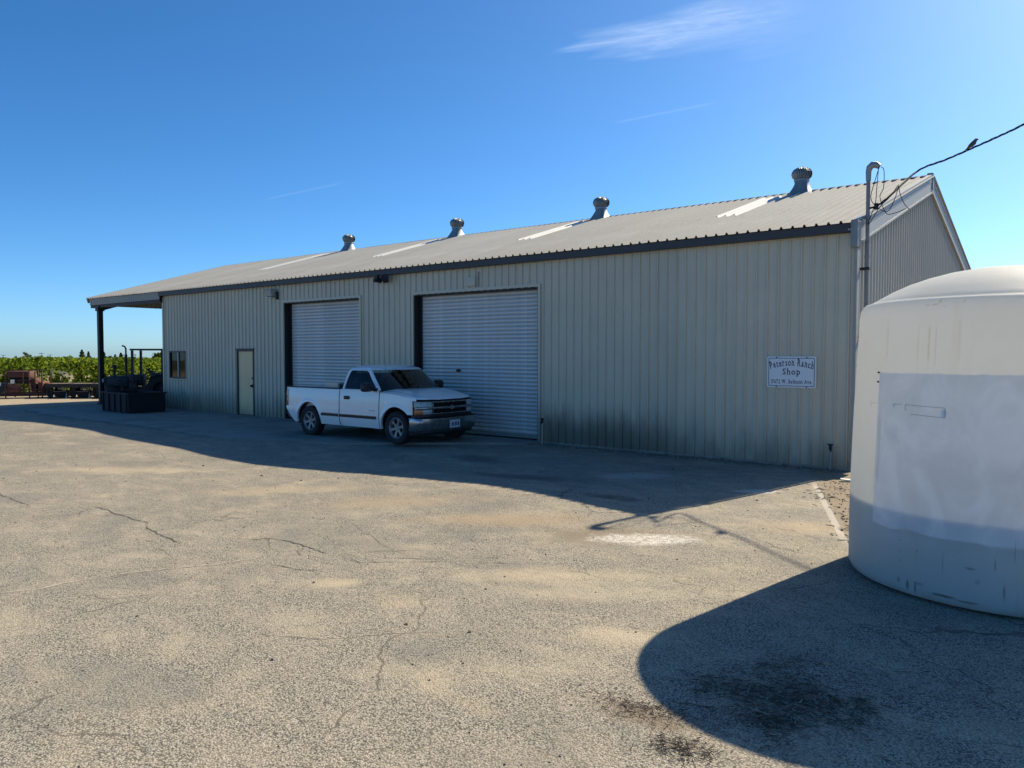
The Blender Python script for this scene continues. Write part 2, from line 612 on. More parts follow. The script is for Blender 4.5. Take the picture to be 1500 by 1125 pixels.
# faint wheel tracks sweeping past the doors
for tx in (-0.75, 0.75):
    yy_t = t.math('SUBTRACT', t.math('ADD', t.math('MULTIPLY', X, 0.10), Y), 5.6 + tx)
    yy_t = t.math('ADD', yy_t, t.math('MULTIPLY', t.math('SUBTRACT', t.noise(flat, 0.35, 2), 0.5), 1.4))
    c = t.mix(t.math('MULTIPLY', t.ramp(t.math('ABSOLUTE', yy_t), 0.22, 0.08, 0, 0.30, True), t.ramp(mid, 0.4, 0.6)), c, (0.20, 0.185, 0.155))


def blob(cx, cy, rx, ry, rot, edge, nscale=2.0, namp=0.6):
    """mask of one irregular spot on the ground"""
    dx = t.math('SUBTRACT', X, cx)
    dy = t.math('SUBTRACT', Y, cy)
    cr, sr = math.cos(rot), math.sin(rot)
    u = t.math('DIVIDE', t.math('ADD', t.math('MULTIPLY', dx, cr), t.math('MULTIPLY', dy, sr)), rx)
    v = t.math('DIVIDE', t.math('SUBTRACT', t.math('MULTIPLY', dy, cr), t.math('MULTIPLY', dx, sr)), ry)
    d = t.math('SQRT', t.math('ADD', t.math('MULTIPLY', u, u), t.math('MULTIPLY', v, v)))
    d = t.math('ADD', d, t.math('MULTIPLY', t.math('SUBTRACT', t.noise(flat, nscale, 6, 0.7), 0.5), namp * 2))
    return t.ramp(d, 1.0, 1.0 - edge, 0, 1, True)


VR = rad(128.57)
# brown spill rim, white spill, grey puddle mark, dark oil spots, sand drift
c = t.mix(t.math('MULTIPLY', blob(-4.35, 7.15, 1.05, 0.52, VR - 1.57, 0.7), 0.55), c, (0.20, 0.15, 0.09))
c = t.mix(t.math('MULTIPLY', blob(-3.98, 7.27, 0.78, 0.30, VR - 1.57, 0.55, 5, 0.5), t.math('MULTIPLY', t.ramp(fine, 0.38, 0.52), t.ramp(t.noise(flat, 16, 5, 0.7), 0.36, 0.56, 0.1, 0.85))), c, (0.78, 0.75, 0.68))
c = t.mix(t.math('MULTIPLY', blob(-6.3, 11.0, 0.75, 0.45, VR - 1.57, 0.6), 0.6), c, (0.42, 0.40, 0.36))
c = t.mix(t.math('MULTIPLY', blob(-4.15, 10.9, 0.45, 0.2, VR - 1.57, 0.5), 0.7), c, (0.52, 0.48, 0.42))
c = t.mix(t.math('MULTIPLY', blob(-7.6, 9.6, 1.5, 0.55, 0.2, 0.8), 0.6), c, (0.07, 0.065, 0.055))
c = t.mix(t.math('MULTIPLY', blob(-9.6, 11.0, 1.0, 0.5, -0.3, 0.8), 0.6), c, (0.07, 0.065, 0.055))
c = t.mix(t.math('MULTIPLY', blob(-5.4, 8.9, 0.55, 0.3, 0.2, 0.8, 5, 0.8), 0.7), c, (0.045, 0.042, 0.035))
c = t.mix(t.math('MULTIPLY', blob(-5.36, 4.25, 0.34, 0.17, VR - 1.57, 0.8), 0.6), c, (0.47, 0.39, 0.26))
c = t.mix(t.math('MULTIPLY', blob(-3.3, 5.5, 1.3, 0.35, VR - 1.57, 0.9), 0.4), c, (0.46, 0.40, 0.29))
for bx, by, brx, bry, tone, am in ((-5.6, 7.0, 1.5, 0.5, (0.40, 0.29, 0.17), 0.5), (-7.4, 6.9, 1.6, 0.6, (0.42, 0.32, 0.20), 0.45), (-4.0, 5.6, 1.6, 0.35, (0.52, 0.43, 0.29), 0.5),
                                   (-9.5, 6.6, 1.8, 0.5, (0.48, 0.38, 0.24), 0.45), (-2.9, 8.9, 0.9, 0.5, (0.44, 0.34, 0.22), 0.5), (-2.75, 4.7, 0.6, 0.3, (0.54, 0.45, 0.31), 0.45), (-13.5, 6.2, 2.2, 0.5, (0.50, 0.41, 0.27), 0.45)):
    c = t.mix(t.math('MULTIPLY', blob(bx, by, brx, bry, VR - 1.57, 0.95, 1.6, 0.9), am), c, tone)
# tread-worn dirty bits around the litter heaps
c = t.mix(t.math('MULTIPLY', blob(-1.55, 4.35, 0.62, 0.40, VR - 1.2, 0.8, 4, 1.1), 0.22), c, (0.11, 0.085, 0.06))
c = t.mix(t.math('MULTIPLY', blob(-2.05, 3.72, 0.45, 0.16, VR - 2.2, 0.9, 5, 0.9), 0.6), c, (0.13, 0.095, 0.06))
# edge of the paving: pale strip, then bare earth towards the tank
nx, ny = 0.9295, 0.3688
de = t.math('SUBTRACT', t.math('ADD', t.math('MULTIPLY', X, nx), t.math('MULTIPLY', Y, ny)), -3.627 * nx + 11.892 * ny)
dew = t.math('ADD', de, t.math('MULTIPLY', t.math('SUBTRACT', t.noise(flat, 3.0, 5, 0.7), 0.5), 0.16))
earth = t.mix(t.noise(flat, 7, 6, 0.7), (0.14, 0.11, 0.075), (0.34, 0.28, 0.20))
yfar = t.ramp(Y, 8.9, 8.3, 1, 0.0)
c = t.mix(t.math('MULTIPLY', t.ramp(dew, 0.0, 0.09, 0, 1), yfar), c, earth)
c = t.mix(t.math('MULTIPLY', t.math('MULTIPLY', t.ramp(t.math('ABSOLUTE', de), 0.045, 0.03, 0, 0.8), t.ramp(fine, 0.35, 0.5)), t.math('MULTIPLY', yfar, t.ramp(Y, 12.3, 11.9, 0, 1))), c, (0.50, 0.46, 0.40))
# beyond the yard: bare farm track, then fields
far = t.ramp(t.math('ADD', X, t.math('MULTIPLY', t.noise(flat, 0.4, 4), 3.0)), -30.0, -33.5, 0, 1)
trk = t.mix(t.noise(t.mapv(flat, (1, 1, 1)), 1.7, 5, 0.6), (0.30, 0.24, 0.165), (0.46, 0.385, 0.275))
c = t.mix(t.math('MULTIPLY', far, 0.8), c, trk)
dist = t.vmath('LENGTH', flat)
fld = t.mix(t.noise(flat, 0.02, 4), (0.045, 0.07, 0.03), (0.11, 0.11, 0.06))
c = t.mix(t.ramp(dist, 70, 110, 0, 1), c, fld)
t.put(bs.inputs['Base Color'], c)
bs.inputs['Roughness'].default_value = 0.92
bs.inputs['Specular IOR Level'].default_value = 0.25
h = t.math('ADD', t.math('MULTIPLY', vd, -0.9), t.math('ADD', t.math('MULTIPLY', cellr[1], 0.55), t.math('MULTIPLY', fine, 0.8)))
b1 = t.bump(t.math('ADD', big, mid), 0.25, 0.05)
t.put(bs.inputs['Normal'], t.bump(h, 0.55, 0.007, b1))
M['ground'] = m
ground = tag(g.build('ground', M['ground'], smooth=True), kind='structure')
ground.data.materials[0] = m


def ribbon(px_pts, w0, name, mat, z=0.004, jag=0.012):
    """a crack: jagged ribbon lying on the yard, given by pixel points of the photograph turned into ground points"""
    pts = []
    for p in px_pts:
        r = view_ray(*p)
        k = 2.0 / -r.z
        pts.append((r.x * k, r.y * k))
    out_ = []
    for (ax, ay), (bx, by) in zip(pts, pts[1:]):
        n = max(2, int(math.hypot(bx - ax, by - ay) / 0.05))
        for i in range(n):
            out_.append((lerp(ax, bx, i / n), lerp(ay, by, i / n)))
    out_.append(pts[-1])
    n = len(out_)
    ox = oy = 0
    rows = []
    for i, (x, y) in enumerate(out_):
        x2, y2 = out_[min(i + 1, n - 1)]
        x1, y1 = out_[max(i - 1, 0)]
        d = math.hypot(x2 - x1, y2 - y1) or 1
        nx_, ny_ = -(y2 - y1) / d, (x2 - x1) / d
        ox = ox * 0.8 + R.uniform(-jag, jag)
        ww = w0 * R.uniform(0.15, 1.15) * min(1, 0.25 + min(i, n - 1 - i) / 6)
        px_, py_ = x + nx_ * ox * 1.6, y + ny_ * ox * 1.6
        rows.append([(px_ + nx_ * ww / 2, py_ + ny_ * ww / 2, gz(px_, py_) + z), (px_ - nx_ * ww / 2, py_ - ny_ * ww / 2, gz(px_, py_) + z)])
    mb = MB()
    mb.grid(rows)
    return mb.build(name, mat, ground)


for pts, w0 in (([(0, 721), (12, 728), (38, 739), (42, 742)], .022), ([(130, 742), (165, 749), (205, 763), (216, 768)], .022), ([(216, 768), (235, 782), (265, 796)], .03),
                ([(340, 790), (385, 790), (413, 792), (443, 800), (478, 812)], .022), ([(400, 827), (430, 834), (475, 836)], .018), ([(436, 800), (443, 815)], .014),
                ([(520, 810), (560, 809), (618, 808)], .012), ([(513, 816), (530, 824), (600, 824), (665, 822)], .012), ([(563, 812), (566, 818), (600, 818), (640, 819), (720, 826), (768, 828)], .011),
                ([(695, 815), (700, 818), (760, 816)], .01), ([(815, 834), (860, 838), (895, 848)], .012), ([(680, 788), (690, 795), (700, 798)], .01),
                ([(280, 745), (350, 741), (420, 736)], .012), ([(380, 705), (480, 702)], .012), ([(700, 730), (760, 735), (800, 741)], .012),
                ([(1100, 770), (1160, 778), (1230, 800)], .012), ([(880, 905), (940, 925), (985, 930)], .006), ([(520, 770), (560, 800), (580, 812)], .008)):
    ribbon(pts, w0, 'crack', M['crack'])
ribbon([(0, 869), (60, 861), (115, 851), (210, 837), (300, 829), (376, 819), (383, 815)], .024, 'crack', M['crackfill'])
ribbon([(115, 853), (160, 846), (205, 839), (255, 833)], .010, 'crack', M['crack'], 0.008)

# concrete apron in front of the doors
ap = MB()
poly = [(-30.0, 10.35), (-26, 9.95), (-22.7, 9.95), (-18.6, 9.8), (-16.2, 9.75), (-13.4, 10.75), (-11.2, 12.6), (-10.15, 13.3), (-10.15, 13.81), (-30.0, 13.81)]
ap.prism(poly, -0.25, 0.05, lambda u, v, d: (u, v, d))
tag(ap.build('concrete_apron', M['concrete']), kind='structure')

# ------------------------------------------------------------------ the shop building
BX0, BX1 = -26.85, -3.61          # enclosed part
RX0, RX1 = -32.5, -3.60           # roof
YF, YB = 13.79, 25.57             # front and back walls
YR, ZR = 19.68, 6.0               # ridge
YE, ZE = 13.58, 4.17              # eave edge
SL = (ZR - ZE) / (YR - YE)
P = 0.2                            # rib pitch
BL = (-15.2, 19.68, 0.0)
bld = thing('metal_building', 'long beige ribbed metal shop building with two roll-up doors and open end bay', 'building', BL)


def rib_profile(s0, s1, pitch, hgt, top=0.022, base=0.046, phase=0.0):
    """(s, depth) breakpoints of ribbed sheet between s0 and s1"""
    pts = [(s0, 0.0)]
    k = math.ceil((s0 - phase) / pitch - 0.5)
    while True:
        c_ = phase + (k + 0.5) * pitch
        if c_ + base / 2 >= s1:
            break
        if c_ - base / 2 > s0:
            pts += [(c_ - base / 2, 0.0), (c_ - top / 2, hgt), (c_ + top / 2, hgt), (c_ + base / 2, 0.0)]
        k += 1
    pts.append((s1, 0.0))
    return pts


def wall_panel(s0, s1, zb, ztop, fn, holes=(), hgt=0.030, pitch=P, phase=0.0):
    """one ribbed sheet; ztop(s) top edge; holes = (sa, sb, za, zc); fn(s, depth, z) -> point"""
    prof = rib_profile(s0, s1, pitch, hgt, phase=phase)

    def dep(s):
        for (a, da), (b, db) in zip(prof, prof[1:]):
            if a <= s <= b:
                return lerp(da, db, (s - a) / (b - a)) if b > a else da
        return 0
    ss = sorted(set([round(p[0], 5) for p in prof] + [round(e, 5) for hh in holes for e in hh[:2] if s0 < e < s1]))
    mb = MB()
    for a, b in zip(ss, ss[1:]):
        if b - a < 1e-4:
            continue
        cuts = [(hh[2], hh[3]) for hh in holes if hh[0] <= (a + b) / 2 <= hh[1]]
        spans = []
        z = zb
        for za, zc in cuts:
            if za > z:
                spans.append((z, za))
            z = max(z, zc)
        spans.append((z, None))
        da, db = dep(a + 1e-6), dep(b - 1e-6)
        for z0, z1 in spans:
            ta = ztop(a) if z1 is None else z1
            tb = ztop(b) if z1 is None else z1
            mb._add([fn(a, da, z0), fn(b, db, z0), fn(b, db, tb), fn(a, da, ta)], [(0, 1, 2, 3)])
    return mb


D1 = (-19.67, -16.26, 0.0, 3.49)
D2 = (-14.16, -10.25, 0.0, 3.465)
DM = (-22.21, -21.27, 0.0, 2.115)
WN = (-26.46, -25.33, 1.115, 2.085)
HOLES = (D1, D2, DM, WN)
TOPZ = 4.15
x = BX0
k = 0
while x < BX1 - 0.02:
    x2 = min(x + 1.0, BX1)
    if BX1 - x2 < 0.3:
        x2 = BX1
    # sheets lap: every other one sits a hair proud
    lap = 0.0025 * (k % 2)
    mb = wall_panel(x, x2 + (0.015 if x2 < BX1 else 0), 0.04, lambda s: TOPZ, lambda s, d, z: (s, YF - d - lap, z), [hh for hh in HOLES if hh[0] < x2 + .02 and hh[1] > x])
    mb.build('wall_panel', M['wall'], bld, BL)
    x = x2
    k += 1


def gtop(s):
    return min(ZR, ZE + SL * (s - YE), ZE + SL * (2 * YR - YE - s)) - 0.03


def gable(xw, sgn, zb, mat, y0=YF, y1=YB):
    y = y0
    q = 0
    while y < y1 - 0.02:
        y2 = min(y + 1.0, y1)
        if y1 - y2 < 0.3:
            y2 = y1
        # break at the ridge so that the sloping top stays true
        lap = 0.0025 * (q % 2)
        cuts = [y, YR, y2 + 0.01] if y < YR < y2 else [y, y2 + 0.01]
        mb = MB()
        for a, b in zip(cuts, cuts[1:]):
            pmb = wall_panel(a, b, zb, gtop, lambda s, d, z: (xw + sgn * (d + lap), s, z), hgt=0.03, phase=0.07)
            mb._add(pmb.v, pmb.f)
        mb.build('gable_panel', mat, bld, BL)
        y = y2
        q += 1


gable(BX1, 1, 0.04, M['gable'])
gable(BX0, -1, 0.04, M['gable'])
gable(RX0 + 0.8, -1, 3.86, M['valance'])
bk = MB()
bk.box(BX0, BX1, YB, YB + 0.03, 0.0, 4.1)
bk.build('back_wall', M['wall'], bld, BL)

# roof sheets (one mesh per slope, shared)
def roof_mesh(width, s0, s1, name, mat, hgt=0.040, lift=0.0):
    L = math.hypot(YR - YE, ZR - ZE)
    dy, dz = (YR - YE) / L, (ZR - ZE) / L
    prof = rib_profile(0, width + 0.012, P, hgt, 0.026, 0.06, 0.0)
    rows = []
    for q in (s0, (s0 + s1) / 2, s1):
        rows.append([(s, YE + dy * q - dz * (d + lift), ZE + dz * q + dy * (d + lift)) for s, d in prof])
    mb = MB()
    mb.grid(rows)
    # drip edge: short turned-down lip under each sheet end
    o = mb.build(name, mat)
    me = o.data
    bpy.data.objects.remove(o)
    return me


L_R = math.hypot(YR - YE, ZR - ZE)
rp = roof_mesh(1.0, 0, L_R - 0.01, 'roof_panel', M['roof'])
sp = roof_mesh(0.6, 2.85, 5.85, 'skylight', M['skylight'], 0.042, 0.010)


def place(me, name, x0, flip=False, zj=0.0):
    o = bpy.data.objects.new(name, me)
    COL.objects.link(o)
    o.parent = bld
    if flip:
        o.matrix_local = Matrix.Translation((x0 + 1.0 - BL[0], 2 * YR - BL[1], zj)) @ Matrix.Rotation(math.pi, 4, 'Z')
    else:
        o.location = (x0 - BL[0], -BL[1], zj)
    return o


x = RX0
k = 0
while x < RX1 - 0.06:
    place(rp, 'roof_panel', x, False, 0.002 * (k % 2))
    place(rp, 'roof_panel', x, True, 0.002 * (k % 2))
    x += 1.0
    k += 1
for sx in (-7.2, -12.8, -18.6, -24.8):
    place(sp, 'skylight', RX0 + round((sx - RX0) / P) * P)
rc = MB()
rc.prism([(-0.10, -0.035), (0, 0.012), (0.10, -0.035), (0.10, 0.0), (0, 0.040), (-0.10, 0.0)], RX0 - 0.02, RX1 + 0.02, lambda u, v, d: (d, YR + u, ZR + v))
rc.build('ridge_cap', M['trim_dark'], bld, BL)
et = MB()
et.box(BX0 - 0.02, RX1 - 0.03, YE + 0.035, YF - 0.03, 4.025, 4.165)
et.build('eave_trim', M['trim_dark'], bld, BL)
# rafters and purlins under the open bay
pu = MB()
for q in range(6):
    yy = lerp(YE + 0.25, YR - 0.15, q / 5)
    zz = ZE + SL * (yy - YE) - 0.14
    pu.box(RX0 + 0.1, BX0 - 0.02, yy - 0.03, yy + 0.03, zz - 0.08, zz + 0.08)
    pu.box(RX0 + 0.1, BX0 - 0.02, 2 * YR - yy - 0.03, 2 * YR - yy + 0.03, zz - 0.08, zz + 0.08)
pu.build('purlin', M['steel_dark'], bld, BL)
rf = MB()
rf.bar((RX0 + 0.95, YE + 0.15, ZE - 0.38), (RX0 + 0.95, YR, ZR - 0.34), 0.12, 0.22)
rf.bar((RX0 + 0.95, 2 * YR - YE - 0.15, ZE - 0.38), (RX0 + 0.95, YR, ZR - 0.34), 0.12, 0.22)
rf.build('rafter', M['steel_dark'], bld, BL)
# valance along the front of the open bay: ribbed strip with a frame
vl = wall_panel(RX0 + 0.08, BX0 + 0.0, 3.91, lambda s: 4.16, lambda s, d, z: (s, YE + 0.06 - d, z), hgt=0.02, pitch=0.14)
vl.build('valance', M['valance'], bld, BL)
hb = MB()
hb.box(RX0 + 0.08, BX0 - 0.003, YE + 0.09, YE + 0.27, 3.80, 4.08)
hb.build('header_beam', M['steel_dark'], bld, BL)
for py in (YE + 0.02, 2 * YR - YE - 0.3):
    po = MB()
    po.box(-31.82, -31.65, py + 0.04, py + 0.21, -0.05, 3.86)
    po.box(-31.87, -31.60, py, py + 0.25, -0.05, 0.05)
    po.box(-31.86, -31.61, py, py + 0.25, 3.66, 3.80)
    po.build('post', M['steel_dark'], bld, BL)
# left gable edge trim
lt = MB()
for a, b in (((RX0, YE, ZE), (RX0, YR, ZR)), ((RX0, 2 * YR - YE, ZE), (RX0, YR, ZR))):
    lt.bar((a[0] - 0.02, a[1], a[2] - 0.07), (b[0] - 0.02, b[1], b[2] - 0.07), 0.03, 0.22)
lt.build('rake_trim', M['valance'], bld, BL)
# right gable rake: stepped trim, upper and lower band with rolled lips
for side in (1, -1):
    def yy(v):
        return v if side == 1 else 2 * YR - v
    up = MB()
    up.bar((RX1 + 0.02, yy(YE), ZE + 0.02), (RX1 + 0.02, YR, ZR + 0.02), 0.10, 0.045)
    up.bar((RX1 + 0.05, yy(YE), ZE - 0.05), (RX1 + 0.05, YR, ZR - 0.05), 0.02, 0.12)
    up.build('rake_trim', M['trim'], bld, BL)
    lo = MB()
    lo.bar((RX1 - 0.01, yy(YE), ZE - 0.115), (RX1 - 0.01, YR, ZR - 0.115), 0.15, 0.03)
    lo.bar((RX1 + 0.045, yy(YE + .02), ZE - 0.24), (RX1 + 0.045, YR, ZR - 0.24), 0.02, 0.24)
    lo.bar((RX1 + 0.02, yy(YE + .02), ZE - 0.365), (RX1 + 0.02, YR, ZR - 0.365), 0.10, 0.035)
    lo.build('rake_trim', M['trim'], bld, BL)
ec = MB()
ec.cbox(RX1 - 0.035, RX1 + 0.075, YE - 0.03, YE + 0.12, 3.76, 4.20, 0.006)
ec.build('eave_end_cap', M['galv_dull'], bld, BL)
pk = MB()
pk.cbox(RX1 - 0.05, RX1 + 0.08, YR - 0.05, YR + 0.05, ZR - 0.30, ZR + 0.07, 0.012)
pk.build('peak_cap', M['galv'], bld, BL)
ct = MB()
ct.box(BX1 - 0.012, BX1 + 0.036, YF - 0.045, YF + 0.10, 0.04, 3.98)
ct.build('corner_trim', M['trim'], bld, BL)
cl = MB()
cl.box(BX0 - 0.045, BX0 + 0.04, YF - 0.036, YF + 0.08, 0.04, 3.98)
cl.build('corner_trim', M['wall'], bld, BL)
for a, b in ((BX0, D1[0]), (D1[1], D2[0]), (D2[1], BX1 + 0.0)):
    fo = MB()
    fo.box(a, b, YF - 0.012, YF + 0.2, -0.2, 0.046)
    fo.build('foundation', M['concrete'], bld, BL)
# sheet screws in rows on the ribs
sw = MB()
n = int((BX1 - BX0) / P)
for z in (0.14, 1.12, 2.28, 3.6):
    for q in range(n):
        xx = BX0 + (round(-BX0 / P) - 0) * 0 + (math.ceil(BX0 / P) + q + 0.5) * P
        if any(hh[0] - .1 < xx < hh[1] + .1 and hh[2] <= z <= hh[3] + .08 for hh in HOLES) or not BX0 < xx < BX1 - .05:
            continue
        xx += 0.06 if z < 3 else 0
        sw.box(xx - 0.008, xx + 0.008, YF - 0.012, YF + 0.004, z - 0.008, z + 0.008)
tag(sw.build('wall_screw', M['galv_dull'], bld, BL), kind='stuff')


# roll-up doors
def roll_door(h, rec=0.22):
    x0, x1, z0, z1 = h
    yb = YF + rec
    d = MB()
    # reveal: jambs and head, dark
    d.box(x0 - 0.012, x0 + 0.02, YF - 0.003, yb + 0.08, 0.0, z1)
    d.box(x1 - 0.02, x1 + 0.012, YF - 0.003, yb + 0.08, 0.0, z1)
    d.box(x0 + 0.021, x1 - 0.021, YF - 0.003, yb + 0.08, z1 - 0.02, z1 + 0.012)
    dr = d.build('roll_up_door', M['steel_dark'], bld, BL)
    f = MB()
    f.box(x0 - 0.075, x0 - 0.013, YF - 0.036, YF + 0.004, 0.03, z1 + 0.075)
    f.box(x1 + 0.013, x1 + 0.075, YF - 0.036, YF + 0.004, 0.03, z1 + 0.075)
    f.box(x0 - 0.013, x1 + 0.013, YF - 0.036, YF + 0.004, z1 + 0.013, z1 + 0.075)
    f.build('door_trim', M['wall'], dr, BL)
    gd = MB()
    for gx in (x0 + 0.022, x1 - 0.092):
        gd.box(gx, gx + 0.07, yb - 0.055, yb - 0.02, 0.0, z1 - 0.03)
    gd.build('guide_rail', M['steel_dark'], dr, BL)
    n_ = 36
    sh = (z1 - 0.02 - 0.14) / n_
    prof = [(0.0, 0.0), (-0.012, 0.12), (-0.021, 0.35), (-0.021, 0.60), (-0.012, 0.84), (-0.001, 0.97), (0.006, 1.0)]
    rows = [[(xx, dy, q * sh) for xx in (x0 + 0.03, (x0 + x1) / 2, x1 - 0.03)] for dy, q in prof]
    sm = MB()
    sm.grid(rows)
    so_ = sm.build('slat', M['slat'], dr, None, True, 50)
    me = so_.data
    for q in range(n_):
        o = so_ if q == 0 else bpy.data.objects.new('slat', me)
        if q:
            COL.objects.link(o)
            o.parent = dr
        o.location = (-BL[0], yb - BL[1] + R.uniform(-0.002, 0.002), 0.14 + q * sh)
    bb = MB()
    bb.cbox(x0 + 0.03, x1 - 0.03, yb - 0.03, yb + 0.012, 0.055, 0.14, 0.006)
    bb.build('bottom_bar', M['galv_dull'], dr, BL)
    return dr


dr1 = roll_door(D1)
dr2 = roll_door(D2)
hd = MB()
hd.cbox(-12.90, -12.76, YF + 0.18, YF + 0.205, 1.55, 1.60, 0.006)
hd.cbox(-12.84, -12.82, YF + 0.17, YF + 0.205, 1.54, 1.62, 0.006)
hd.build('lift_latch', M['steel_black'], dr2, BL)

# man door
x0, x1, z0, z1 = DM
fr = MB()
fr.box(x0, x0 + 0.045, YF - 0.03, YF + 0.10, 0.05, z1)
fr.box(x1 - 0.045, x1, YF - 0.03, YF + 0.10, 0.05, z1)
fr.box(x0 + 0.0455, x1 - 0.0455, YF - 0.03, YF + 0.10, z1 - 0.05, z1)
fr.box(x0 - 0.03, x1 + 0.03, YF - 0.06, YF + 0.004, z1 + 0.002, z1 + 0.035)
frame = fr.build('door', M['trim_dark'], bld, BL)
lf = MB()
lf.cbox(x0 + 0.05, x1 - 0.05, YF + 0.015, YF + 0.06, 0.065, z1 - 0.055, 0.004)
lf.build('door_leaf', M['door'], frame, BL)
kb = MB()
rx = Matrix.Translation((x1 - 0.12, YF + 0.015, 0.98)) @ Matrix.Rotation(math.pi / 2, 4, 'X')
kb.lathe([(0.0, 0.0), (0.055, 0.0), (0.055, 0.012), (0.018, 0.016), (0.018, 0.04), (0.034, 0.05), (0.036, 0.07), (0.024, 0.085), (0, 0.088)], 16, rx)
rx2 = Matrix.Translation((x1 - 0.12, YF + 0.015, 1.22)) @ Matrix.Rotation(math.pi / 2, 4, 'X')
kb.lathe([(0.0, 0.0), (0.032, 0.0), (0.03, 0.018), (0, 0.02)], 14, rx2)
kb.build('door_knob', M['steel_black'], frame, BL, True)
hg = MB()
for z in (0.35, 1.06, 1.82):
    hg.box(x0 + 0.035, x0 + 0.075, YF + 0.002, YF + 0.02, z - 0.05, z + 0.05)
hg.build('hinge', M['galv_dull'], frame, BL)

# window
x0, x1, z0, z1 = WN
wf = MB()
for a in ((x0, x0 + 0.05, z0, z1), (x1 - 0.05, x1, z0, z1), (x0 + 0.0505, x1 - 0.0505, z0, z0 + 0.05), (x0 + 0.0505, x1 - 0.0505, z1 - 0.05, z1)):
    wf.box(a[0], a[1], YF - 0.034, YF + 0.06, a[2], a[3])
win = wf.build('window', M['trim_dark'], bld, BL)
mu = MB()
mu.box((x0 + x1) / 2 - 0.022, (x0 + x1) / 2 + 0.022, YF - 0.012, YF + 0.05, z0 + 0.051, z1 - 0.051)
mu.build('mullion', M['winframe'], win, BL)
for a, b, yo in ((x0 + 0.051, (x0 + x1) / 2 - 0.023, 0.012), ((x0 + x1) / 2 + 0.023, x1 - 0.051, 0.024)):
    gp = MB()
    gp.box(a, b, YF + yo, YF + yo + 0.005, z0 + 0.051, z1 - 0.051)
    gp.build('pane', M['glass'], win, BL)
wb = MB()
wb.box(x0 - 0.05, x1 + 0.05, YF + 0.35, YF + 0.37, z0 - 0.1, z1 + 0.1)
wb.build('blind', M['blind'], win, BL)
wi = MB()
wi.box(x0 - 0.03, x1 + 0.03, YF - 0.045, YF - 0.0345, z0 - 0.035, z0 - 0.002)
wi.build('sill', M['wall'], win, BL)


# roof turbine vents along the ridge
def make_vent():
    v = bpy.data.objects.new('roof_vent', None)
    COL.objects.link(v)
    v.parent = bld
    b = MB()
    sk = []
    n_ = 24
    for z, r, sq in ((-0.16, 0.33, 1.0), (-0.02, 0.30, 0.9), (0.10, 0.22, 0.45), (0.20, 0.175, 0.0), (0.265, 0.165, 0.0)):
        row = []
        for q in range(n_ + 1):
            a = 2 * math.pi * q / n_
            cx_, sy_ = math.cos(a), math.sin(a)
            mxx = max(abs(cx_), abs(sy_))
            rr = r * lerp(1, 1 / mxx * 0.92, sq)
            zz = z - (SL * abs(rr * sy_) * (1.0 if z < 0 else 0.35) if z < 0.15 else 0)
            row.append((rr * cx_, rr * sy_, zz + (0.1 if z < -0.1 else 0.02)))
        sk.append(row)
    b.grid(sk)
    b.lathe([(0.17, 0.27), (0.185, 0.285), (0.185, 0.325), (0.17, 0.335)], 24)
    b.build('vent_base', M['galv'], v, None, True)
    tb = MB()
    tb.lathe([(0.15, 0.33), (0.19, 0.36), (0.215, 0.44), (0.215, 0.50), (0.18, 0.57), (0.0, 0.60)], 28)
    tb.lathe([(0.15, 0.585), (0.13, 0.615), (0.05, 0.628), (0, 0.63)], 28)
    tb.build('turbine_head', M['galv_dull'], v, None, True)
    fn = MB()
    for q in range(28):
        a = 2 * math.pi * q / 28
        pts = []
        for rr, zz in ((0.17, 0.335), (0.222, 0.385), (0.243, 0.45), (0.238, 0.51), (0.20, 0.57), (0.14, 0.61)):
            pts.append((rr, zz))
        rows = []
        for rr, zz in pts:
            rows.append([(rr * math.cos(a), rr * math.sin(a), zz), ((rr - 0.035) * math.cos(a + 0.16), (rr - 0.035) * math.sin(a + 0.16), zz)])
        fn.grid(rows)
        rows = [[(p[0][0], p[0][1], p[0][2]), (p[0][0] * 1.0 + 0.012 * math.cos(a - 1.2), p[0][1] + 0.012 * math.sin(a - 1.2), p[0][2])] for p in rows]
        fn.grid(rows)
    fn.build('turbine_fins', M['galv'], v)
    return v


v0 = make_vent()
for q, vx in enumerate((-6.44, -12.28, -18.06, -23.76)):
    v = v0 if q == 0 else copy_tree(v0)
    v.location = (vx - BL[0], YR - 0.05 - BL[1], ZR - 0.02)
    v.rotation_euler = (0, 0, 0.35 * q)
    if q:
        v.parent = bld
    v.rotation_euler = (0, 0, math.pi * q)

# ------------------------------------------------------------------ things on and by the wall
# sign with its lettering
SX0, SX1, SZ0, SZ1 = -5.08, -4.215, 1.39, 1.945
sloc = ((SX0 + SX1) / 2, YF - 0.03, SZ0)
sgn = thing('sign', 'white metal name board with dark border bolted to the ribbed wall', 'sign', sloc)
sw_, sh_ = (SX1 - SX0) / 2, SZ1 - SZ0


def rrect(hw, z0, z1, r, n_=5):
    out_ = []
    for cx_, cz_, a0 in ((hw - r, z0 + r, -90), (hw - r, z1 - r, 0), (-hw + r, z1 - r, 90), (-hw + r, z0 + r, 180)):
        for q in range(n_ + 1):
            a = rad(a0 + 90 * q / n_)
            out_.append((cx_ + r * math.cos(a), cz_ + r * math.sin(a)))
    return out_


